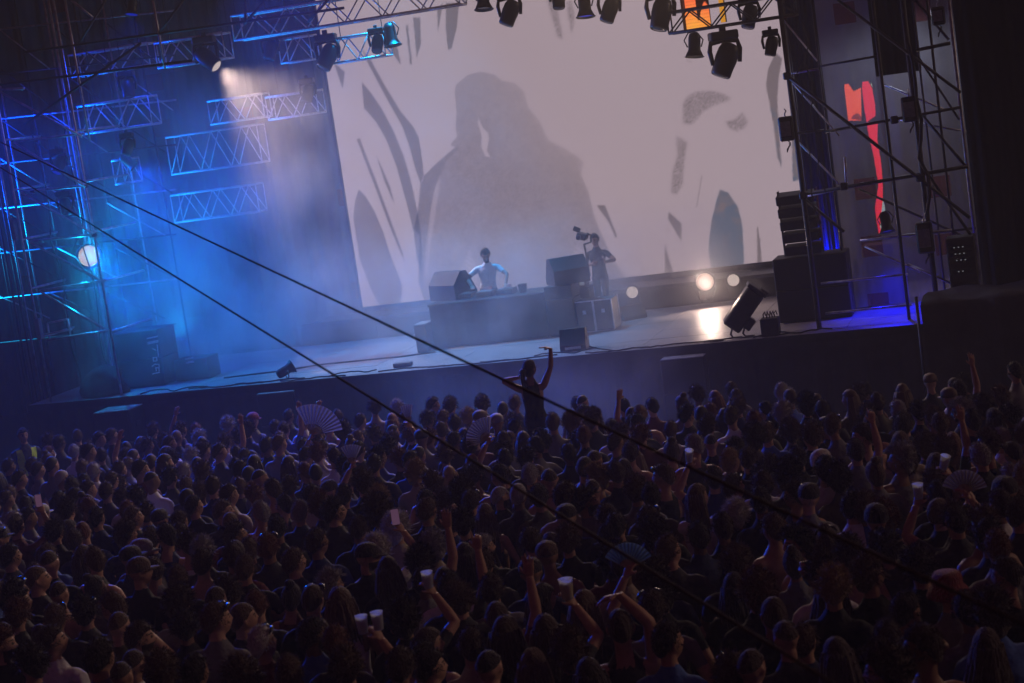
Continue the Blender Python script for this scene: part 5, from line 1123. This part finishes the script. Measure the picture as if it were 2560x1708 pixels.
# --- someone on shoulders
gs = .97; hp_ = PG(1342, 1062, 1.60); grz = face_to(hp_, DJP)-.10
gl = np.array([hp_[0], hp_[1], 1.60-.86*gs+ground_z(hp_[1])])
put_person('girl', gl, grz, gs, 'pony', 'black', 'black', .42, 'person in dark top on shoulders with one arm raised high', 'people standing in the crowd', hv=0)
cl = np.array([hp_[0]+.0, hp_[1], ground_z(hp_[1])])+rotz(grz)@np.array([0, .13, 0]); taken.append(cl)
put_person('plain', cl, grz, 1.0, 'short', 'black', 'charcoal', .5, 'person carrying the raised-arm dancer on their shoulders')
# --- security guard facing us
q = P(57, 1087, z=1.66); taken.append(q); put_person('guard', (q[0], q[1], 0), face_to(q, CAM)+.25, 1.0, 'short', 'black', 'charcoal', .45, 'security guard in yellow high-visibility vest facing the camera at far left')
# --- raised hands
hand_person('upL', 'L', (437, 1030), 'person raising an open hand before the far left subwoofer', 'messy', scol='navy')
hand_person('upR', 'R', (748, 1020), 'person with straight raised arm left of the big white fan', 'short', scol='blue')
hand_person('upL', 'L', (792, 1018), 'person with bent raised hand just above the white fan', 'short', 'black', 'grey')
hand_person('upL', 'L', (296, 1092), 'person raising a hand at far left behind the guard', 'short', 'black', 'charcoal')
hand_person('upR', 'R', (602, 1052), 'person with raised fist near the red cap', 'messy', 'brown', 'white')
hand_person('upR', 'R', (1118, 1305), 'person with spread raised hand in the middle of the crowd', 'curly', 'black', 'black')
hand_person('point', 'R', (1193, 1360), 'person raising one finger beside the spread raised hand', 'short', 'black', 'charcoal')
hand_person('upR', 'R', (1322, 1425), 'person raising a closed hand at lower centre', 'buzz', 'dark brown', 'maroon')
hand_person('point', 'R', (2180, 1045), 'person pointing one finger up at upper right of the crowd', 'short', 'dark brown', 'grey')
hand_person('upR', 'R', (2403, 1040), 'person with clenched raised hand wearing dark top at right', 'curly', 'brown', 'black')
hand_person('upR', 'R', (2430, 905), 'person raising a hand far back at right near the dark platform', 'short', 'black', 'black')
hand_person('upL', 'L', (1545, 990), 'person with a pale raised forearm right of the dancer on shoulders', 'short', 'fair', 'blue')
hand_person('over', 'R', (1545, 1465), 'big person in tank top bending an arm over the head', 'buzz', 'dark brown', 'charcoal', .62, 1.04)
hand_person('behind', 'L', (2085, 1385), 'shirtless person holding a hand behind the neck at right', 'messy', 'dark brown', 'black', .6)
hand_person('chin', 'R', (2282, 1560), 'person in tank top resting chin on hand at lower right', 'short', 'black', 'charcoal', .5)
# --- cups, phones, fans and their holders
def cup(c, label, tilt=(0, 0), beer=False, s=1.0):
    T = Thing('plastic_cup', label, 'cup', c, 'plastic cups held in the crowd'); M = np.eye(4); M[:3, :3] = rotx(tilt[0])@roty(tilt[1])*s; M[:3, 3] = c
    T.part('cup_wall', MB().lathe([(.031, -.065), (.033, -.06), (.043, .055), (.046, .06), (.043, .061), (.040, .055), (.030, -.058), (.002, -.06)], M, 18), 'cup_plastic', smooth=True)
    if beer: T.part('beer', MB().lathe([(.0325, -.055), (.0385, .03), (.037, .034), (.002, .035)], M, 18), 'beer', smooth=True)
def phone(c, label, nrm, d):
    d = np.asarray(d, float); n_ = np.asarray(nrm, float); s_ = np.cross(d, n_); s_ /= np.linalg.norm(s_); n_ = np.cross(s_, d); R = np.stack([s_, n_, d], 1)
    T = Thing('phone', label, 'phone', c, 'phones held up in the crowd'); T.part('phone_body', MB().box(c, (.078, .010, .155), R, .004), 'phone_black'); T.part('screen', MB().box(c-n_*.0055, (.070, .003, .142), R), 'phone_screen')
def fan(c, label, rad, ang, nrm, up, material='fan_paper', nrib=14):
    n_ = np.asarray(nrm, float); n_ /= np.linalg.norm(n_); u_ = np.asarray(up, float); u_ -= n_*np.dot(u_, n_); u_ /= np.linalg.norm(u_); s_ = np.cross(u_, n_)
    T = Thing('folding_fan', label, 'hand fan', c, 'folding fans in the crowd'); V = []; F = []; c = np.asarray(c, float)
    for k in range(2*nrib+1):
        a = -ang/2+ang*k/(2*nrib); dv = u_*math.cos(a)+s_*math.sin(a); o = n_*(.008 if k % 2 else -.008); V += [c+dv*rad*.38+o, c+dv*rad+o*1.5]
    for k in range(2*nrib): F.append((2*k, 2*k+1, 2*k+3, 2*k+2))
    T.part('fan_leaf', MB().add(V, F), material)
    for k in range(nrib+1):
        a = -ang/2+ang*k/nrib; dv = u_*math.cos(a)+s_*math.sin(a); T.part('rib', MB().path([c, c+dv*rad*.42-n_*.012, c+dv*rad*.97-n_*.014], [.006, .005, .003], 4), 'fan_rib')
up_ = np.array([0, 0, 1.]); camd = lambda c: (CAM-np.asarray(c))/np.linalg.norm(CAM-np.asarray(c))
h, d = hand_person('hold', 'R', (1437, 1500), 'person lifting a plastic cup of beer at lower centre', 'long', 'dark brown', 'charcoal'); cup(h+d*.09+[0, 0, .05]+camd(h)*.05, 'tall cup of beer held up at lower centre', beer=True, s=1.15)
h, d = hand_person('hold', 'R', (952, 1585), 'person holding two cups up at lower left of centre', 'messy', 'brown', 'black'); cup(h+d*.08+[.03, 0, .07]+camd(h)*.05, 'right one of the two pale cups held together', s=.98); cup(h+d*.08+[-.085, 0, .05]+camd(h)*.05, 'left one of the two pale cups held together', s=.98)
h, d = hand_person('holdL', 'L', (1716, 1160), 'person raising a small white cup right of centre', 'short', 'black', 'navy'); cup(h+d*.08+[0, 0, .06]+camd(h)*.05, 'white cup raised right of centre', (.3, .2))
h, d = hand_person('hold', 'R', (2378, 1178), 'person holding a white cup beside the long-haired blond head', 'short', 'black', 'black'); cup(h+d*.08+[0, 0, .06]+camd(h)*.05, 'white cup beside the long fair hair at right', (.2, .3))
h, d = hand_person('holdL', 'L', (2288, 1250), 'person holding a cup low at right of the crowd', 'messy', 'brown', 'charcoal'); cup(h+d*.08+[0, 0, .05]+camd(h)*.05, 'cup at right beside the smoking heads')
h, d = hand_person('hold', 'R', (1085, 1472), 'person with a cup behind the dark curly head at lower centre', 'curly', 'black', 'black'); cup(h+d*.08+[0, 0, .05]+camd(h)*.05, 'pale cup half hidden left of the finger raiser')
h, d = hand_person('hold', 'R', (1007, 1318), 'person filming with a raised phone in the middle of crowd', 'curly', 'white', 'white'); phone(h+d*.12+[0, 0, .04]+camd(h)*.04, 'lit phone held up in the middle of the crowd', -camd(h), up_)
h, d = hand_person('hold', 'R', (106, 1272), 'person filming with a phone at the left edge of the crowd', 'short', 'dark brown', 'maroon'); phone(h+d*.12+[0, 0, .04]+camd(h)*.04, 'purple-lit phone at the left edge of the crowd', -camd(h), up_)
h, d = hand_person('holdL', 'L', (772, 1092), 'person opening a large white folding fan near the stage', 'short', 'black', 'white'); fan(h+d*.07, 'large white folding fan left of centre near the stage', .42, R_(110), camd(h), (.55, 0, .8))
h, d = hand_person('holdL', 'L', (1214, 1102), 'person holding an open pinkish fan below the dancer', 'messy', 'black', 'grey'); fan(h+d*.07, 'open pinkish fan left of the dancer', .27, R_(120), camd(h), (-.6, 0, .55))
h, d = hand_person('hold', 'R', (1028, 1062), 'person with half-closed fan left of the dancer', 'short', 'brown', 'blue'); fan(h+d*.07, 'half-closed fan sticking up behind the lower rope', .26, R_(40), camd(h), (0, 0, 1), nrib=6)
h, d = hand_person('holdL', 'L', (1560, 1428), 'person waving a bluish folding fan right of centre', 'curly', 'black', 'black'); fan(h+d*.07, 'bluish folding fan right of centre', .19, R_(125), camd(h), (.1, 0, 1), 'fan_blue')
h, d = hand_person('hold', 'R', (2425, 1235), 'person holding a dim fan at the right of the crowd', 'short', 'black', 'charcoal'); fan(h+d*.07, 'dim folding fan at the right of crowd', .18, R_(150), camd(h), (.1, 0, 1))
h, d = hand_person('holdL', 'L', (873, 1165), 'person with white fan at left of the crowd middle', 'messy', 'dark brown', 'blue'); fan(h+d*.06, 'narrow white fan left of the crowd middle', .24, R_(60), camd(h), (.1, 0, 1), nrib=8)
# --- two hats that stand out
for px, py, st_, hc_, sc_, lab in ((632, 1052, 'cap', 'red', 'grey', 'person in a bright red cap near the left barrier'), (2372, 1478, 'bucket', 'red', 'grey', 'person in a dull red bucket hat at lower right')):
    l_ = place(px, py, 'plain', 1.0, .2); taken.append(l_); put_person('plain', l_, face_to(l_, DJP), 1.0, st_, hc_, sc_, .6, lab)

todo = []
for p in people:
    bk, hc_, sc_, fem = crowd_attrs(p['st'], p['fl']); sc = rng.gauss(.955 if fem else 1.0, .028); l0 = place(p['px'], p['py'], bk, sc, 0); rz_ = face_to(l0, DJP)+rng.gauss(0, .22); l_ = place(p['px'], p['py'], bk, sc, rz_)
    if not free(l_, .27) or (p['px'] < 115 and 1080 < p['py'] < 1155) or (1290 < p['px'] < 1395 and 985 < p['py'] < 1052): continue
    taken.append(l_); todo.append((l_, rz_, bk, sc, p['st'], hc_, sc_, rng.choices([.3, .5, .65, .85, .1], [1, 3, 4, 2, .6])[0]))
tries = 0; nfill = 0
while tries < 9000 and nfill < 170:
    tries += 1; l_ = np.array([rng.uniform(-11, 11), rng.uniform(-20.5, -5.6), 0]); l_[2] = ground_z(l_[1]); px, py, dd = proj((l_[0], l_[1], 1.62+l_[2]))
    if px < -60 or px > 2620 or py > 1790 or py < 1106-.07*px or not free(l_, .40) or (px < 115 and py < 1160) or (1290 < px < 1395 and py < 1055): continue
    st_ = rng.choices(['short', 'messy', 'curly', 'buzz', 'long', 'bun', 'cap'], [5, 4, 2, 2, 2, 1, 1])[0]; bk, hc_, sc_, fem = crowd_attrs(st_, '')
    taken.append(l_); nfill += 1; todo.append((l_, face_to(l_, DJP)+rng.gauss(0, .25), bk, rng.gauss(.97, .03), st_, hc_, sc_, rng.choice([.3, .5, .65, .8])))
todo.sort(key=lambda t: proj((t[0][0], t[0][1], 1.6+t[0][2]))[2])
NIND = 300-len(spec_done)-5
near, far = todo[:NIND], todo[NIND:]
# labels: look first, then region, then order from the left
ORD = ['leftmost', 'second from left', 'third from left', 'fourth from left', 'fifth from left', 'sixth from left', 'seventh from left', 'eighth from left', 'ninth from left']
def look(t):
    l_, rz_, bk, sc, st_, hc_, sc_, sk = t
    if st_ == 'bald': a = 'bald person'
    elif st_ == 'cap': a = f'person in a {hc_} cap'
    elif st_ == 'bucket': a = f'person in a {hc_} bucket hat'
    elif st_ == 'beanie': a = f'person in a {hc_ if hc_ != "fair" else "pale"} beanie'
    else: a = f'person with {STYLEN[st_]} {hc_} hair'
    c = 'bare back' if bk in ('plain_bare', 'behind') else f'{sc_} tank top' if bk in ('fem', 'left', 'femright') else f'{sc_} long-sleeved top' if bk == 'hip' else f'{sc_} t-shirt'
    f_ = ', looking right' if bk in ('right', 'femright') else ', looking left' if bk == 'left' else ''
    return f'{a} and {c}{f_}'
def region(t):
    px, py, _ = proj((t[0][0], t[0][1], 1.62*t[3]+t[0][2]))
    h_ = 'left' if px < 853 else 'centre' if px < 1706 else 'right'; v_ = 'bottom' if py > 1480 else 'middle' if py > 1240 else 'upper'
    return {'bottom': 'bottom ', 'middle': 'mid-crowd ', 'upper': 'farther back '}[v_]+h_
from collections import defaultdict
byl = defaultdict(list)
for i, t in enumerate(near): byl[look(t)].append(i)
labels = {}
for lk, ids in byl.items():
    byr = defaultdict(list)
    for i in ids: byr[region(near[i])].append(i)
    for rg, js in byr.items():
        js.sort(key=lambda i: proj((near[i][0][0], near[i][0][1], 1.62+near[i][0][2]))[0])
        for k, i in enumerate(js):
            s_ = f'{lk}, {rg}' if len(js) == 1 else f'{lk}, {rg}, {ORD[min(k, 8)]}'
            labels[i] = s_ if len(s_.split()) <= 16 else s_.replace('person with ', '', 1)
for i, t in enumerate(near):
    l_, rz_, bk, sc, st_, hc_, sc_, sk = t
    o = put_person(bk, l_, rz_, sc, st_, hc_, sc_, sk, labels[i], wscale=rng.uniform(.93, 1.09)); o.rotation_euler = (rng.gauss(0, .035), rng.gauss(0, .04), rz_)
    if i % 9 == 4 and bk in ('plain', 'fold', 'right', 'right2', 'fem2', 'fem', 'left'):      # sunglasses pushed up on the hair
        gl_ = MB()
        for sx in (-1, 1): gl_.path([(sx*.012, .085, .085), (sx*.035, .082, .092), (sx*.062, .062, .088), (sx*.084, .02, .07)], [.008, .013, .012, .004], 6)
        g_ = bpy.data.objects.new('sunglasses', HM.setdefault('_glasses', [mesh_of('sunglasses', gl_, 'glasses', True)])[0]); link(g_, o); g_.matrix_basis = BD[bk]['head']@Matrix.Diagonal((1.08, 1.1, 1.1, 1))
# the rest of the crowd, smaller and farther off, is one mass
LOW = [build_body('low_%d' % k, {'L': a(-1), 'R': b(1)}, head=(hy, 0, 0), female=f_, voxel=.019, decim=.35) for k, (a, b, hy, f_) in enumerate(((down, down, 0, False), (fold, down, -.7, False), (down, hipp, .5, True)))]
def mesh_np(me):
    v = np.zeros(len(me.vertices)*3); me.vertices.foreach_get('co', v); me.calc_loop_triangles(); t = np.zeros(len(me.loop_triangles)*3, np.int32); me.loop_triangles.foreach_get('vertices', t)
    mi = np.zeros(len(me.loop_triangles), np.int32); me.loop_triangles.foreach_get('material_index', mi); return v.reshape(-1, 3), t.reshape(-1, 3), mi
lown = [mesh_np(b['mesh']) for b in LOW]; hairn = {k: [mesh_np(m_)[:2] for m_ in L_] for k, L_ in HM.items() if k[0] != '_'}
VV, FF, CC = [], [], []; nv0 = 0
SKC = lambda a: np.array([.08, .04, .026])*(1-a)+np.array([.50, .29, .21])*a
for i, (l_, rz_, bk, sc, st_, hc_, sc_, sk) in enumerate(far):
    k = rng.randrange(3); v, t, mi = lown[k]; Rm = rotz(rz_)*sc; V = v@Rm.T+l_; VV.append(V); FF.append(t+nv0); nv0 += len(V)
    cm = np.array([SKC(sk), SHIRTC[sc_], (.03, .03, .04), (.03, .02, .016), (.3, .3, .1), (.3, .1, .1)]); CC.append(cm[mi])
    hv_, ht_ = hairn[st_][rng.randrange(len(hairn[st_]))]; Mh = np.array(LOW[k]['head']); V = (hv_*1.04)@Mh[:3, :3].T+Mh[:3, 3]; V = V@Rm.T+l_; VV.append(V); FF.append(ht_+nv0); nv0 += len(V); CC.append(np.tile(np.array(HAIRC[hc_]), (len(ht_), 1)))
V = np.concatenate(VV); F = np.concatenate(FF); C_ = np.concatenate(CC)
me = bpy.data.meshes.new('far_crowd'); me.vertices.add(len(V)); me.vertices.foreach_set('co', V.astype(np.float32).ravel()); me.loops.add(len(F)*3); me.loops.foreach_set('vertex_index', F.astype(np.int32).ravel())
me.polygons.add(len(F)); me.polygons.foreach_set('loop_start', np.arange(0, len(F)*3, 3, dtype=np.int32)); me.update(calc_edges=True); me.polygons.foreach_set('use_smooth', np.ones(len(F), bool))
ca = me.color_attributes.new('col', 'FLOAT_COLOR', 'CORNER'); ca.data.foreach_set('color', np.repeat(np.concatenate([C_, np.ones((len(C_), 1))], 1), 3, axis=0).astype(np.float32).ravel()); me.materials.append(MATS['crowd_mix']); me.update()
fc_ = bpy.data.objects.new('far_crowd', me); link(fc_); tagp(fc_, 'rest of the dense crowd standing nearer the stage', 'crowd', kind='stuff')
for B in LOW: bpy.data.meshes.remove(B['mesh'])
print('CROWD', len(near), len(far), len(F))
# ================================================================ AIR: even haze over the whole place, thicker smoke over the stage
hz = single('haze', MB().box((0, 0, 7), (123, 123, 16)), None, kind='stuff', loc=(0, 0, 0))
m = bpy.data.materials.new('haze'); m.use_nodes = True; n = m.node_tree.nodes; n.remove(n['Principled BSDF'])
pv = n.new('ShaderNodeVolumePrincipled'); pv.inputs['Color'].default_value = (.9, .88, .92, 1); pv.inputs['Density'].default_value = .0034; pv.inputs['Anisotropy'].default_value = .1
m.node_tree.links.new(pv.outputs[0], n['Material Output'].inputs['Volume']); hz.data.materials.append(m)
sm = single('stage_smoke', MB().box((-3.5, .95, 4.55), (15.0, 10.6, 8.9)), None, kind='stuff', loc=(0, 0, 0))
m = bpy.data.materials.new('stage_smoke'); m.use_nodes = True; n = m.node_tree.nodes; l = m.node_tree.links; n.remove(n['Principled BSDF'])
pv = n.new('ShaderNodeVolumePrincipled'); pv.inputs['Color'].default_value = (.92, .92, .95, 1); pv.inputs['Anisotropy'].default_value = .15
tc = n.new('ShaderNodeTexCoord'); sp = n.new('ShaderNodeSeparateXYZ'); l.new(tc.outputs['Object'], sp.inputs[0])
ns = n.new('ShaderNodeTexNoise'); ns.inputs['Scale'].default_value = .75; ns.inputs['Detail'].default_value = 5; ns.inputs['Roughness'].default_value = .55; l.new(tc.outputs['Object'], ns.inputs[0])
def MM(op, a, b=None, c=None, clamp=False):
    q = n.new('ShaderNodeMath'); q.operation = op; q.use_clamp = clamp
    for i, v in enumerate((a, b, c)):
        if v is None: continue
        if isinstance(v, (int, float)): q.inputs[i].default_value = v
        else: l.new(v, q.inputs[i])
    return q.outputs[0]
def ramp(x, a, b):
    r = n.new('ShaderNodeMapRange'); r.interpolation_type = 'SMOOTHSTEP'; r.inputs[1].default_value = a; r.inputs[2].default_value = b; l.new(x, r.inputs[0]); return r.outputs[0]
fx = MM('MULTIPLY', ramp(sp.outputs[0], -10.8, -8.6), MM('SUBTRACT', 1.0, MM('MULTIPLY', ramp(sp.outputs[0], -4.5, 2.0), 1.0)))
fy = MM('MULTIPLY', ramp(sp.outputs[1], -1.1, .4), MM('SUBTRACT', 1.0, ramp(sp.outputs[1], 5.2, 6.2)))
fz = MM('MULTIPLY', MM('SUBTRACT', 1.0, ramp(sp.outputs[2], 5.2, 8.9)), ramp(sp.outputs[2], 1.42, 1.8))
nn = MM('MULTIPLY', ramp(ns.outputs[0], .38, .64), 1.5)
lowx = MM('MULTIPLY', ramp(sp.outputs[0], -10.8, -9.0), MM('SUBTRACT', 1.0, ramp(sp.outputs[0], 1.8, 3.9)))
low = MM('MULTIPLY', lowx, MM('MULTIPLY', MM('SUBTRACT', 1.0, ramp(sp.outputs[2], 1.9, 4.2)), ramp(sp.outputs[2], 1.40, 1.55)))
upx = MM('MULTIPLY', ramp(sp.outputs[0], -10.8, -9.0), MM('SUBTRACT', 1.0, MM('MULTIPLY', ramp(sp.outputs[0], -6.6, -4.2), .85)))
upx = MM('MULTIPLY', upx, MM('SUBTRACT', 1.0, ramp(sp.outputs[0], -1.5, 2.0)))
up = MM('MULTIPLY', upx, fz)
den = MM('MULTIPLY', MM('ADD', MM('MULTIPLY', low, 1.7), MM('MULTIPLY', up, 1.25)), MM('MULTIPLY', fy, MM('ADD', nn, .22)))
pitx = MM('MULTIPLY', ramp(sp.outputs[0], -4.5, .3), MM('SUBTRACT', 1.0, ramp(sp.outputs[0], 1.2, 3.9)))
pity = MM('MULTIPLY', ramp(sp.outputs[1], -4.2, -2.0), MM('SUBTRACT', 1.0, ramp(sp.outputs[1], -.4, .5)))
pitz = MM('SUBTRACT', 1.0, ramp(sp.outputs[2], .9, 2.3))
den = MM('ADD', den, MM('MULTIPLY', MM('MULTIPLY', pitx, pity), MM('MULTIPLY', pitz, MM('MULTIPLY', MM('ADD', nn, .25), 1.1))))
l.new(MM('MULTIPLY', den, .07), pv.inputs['Density'])
l.new(pv.outputs[0], n['Material Output'].inputs['Volume']); sm.data.materials.append(m)
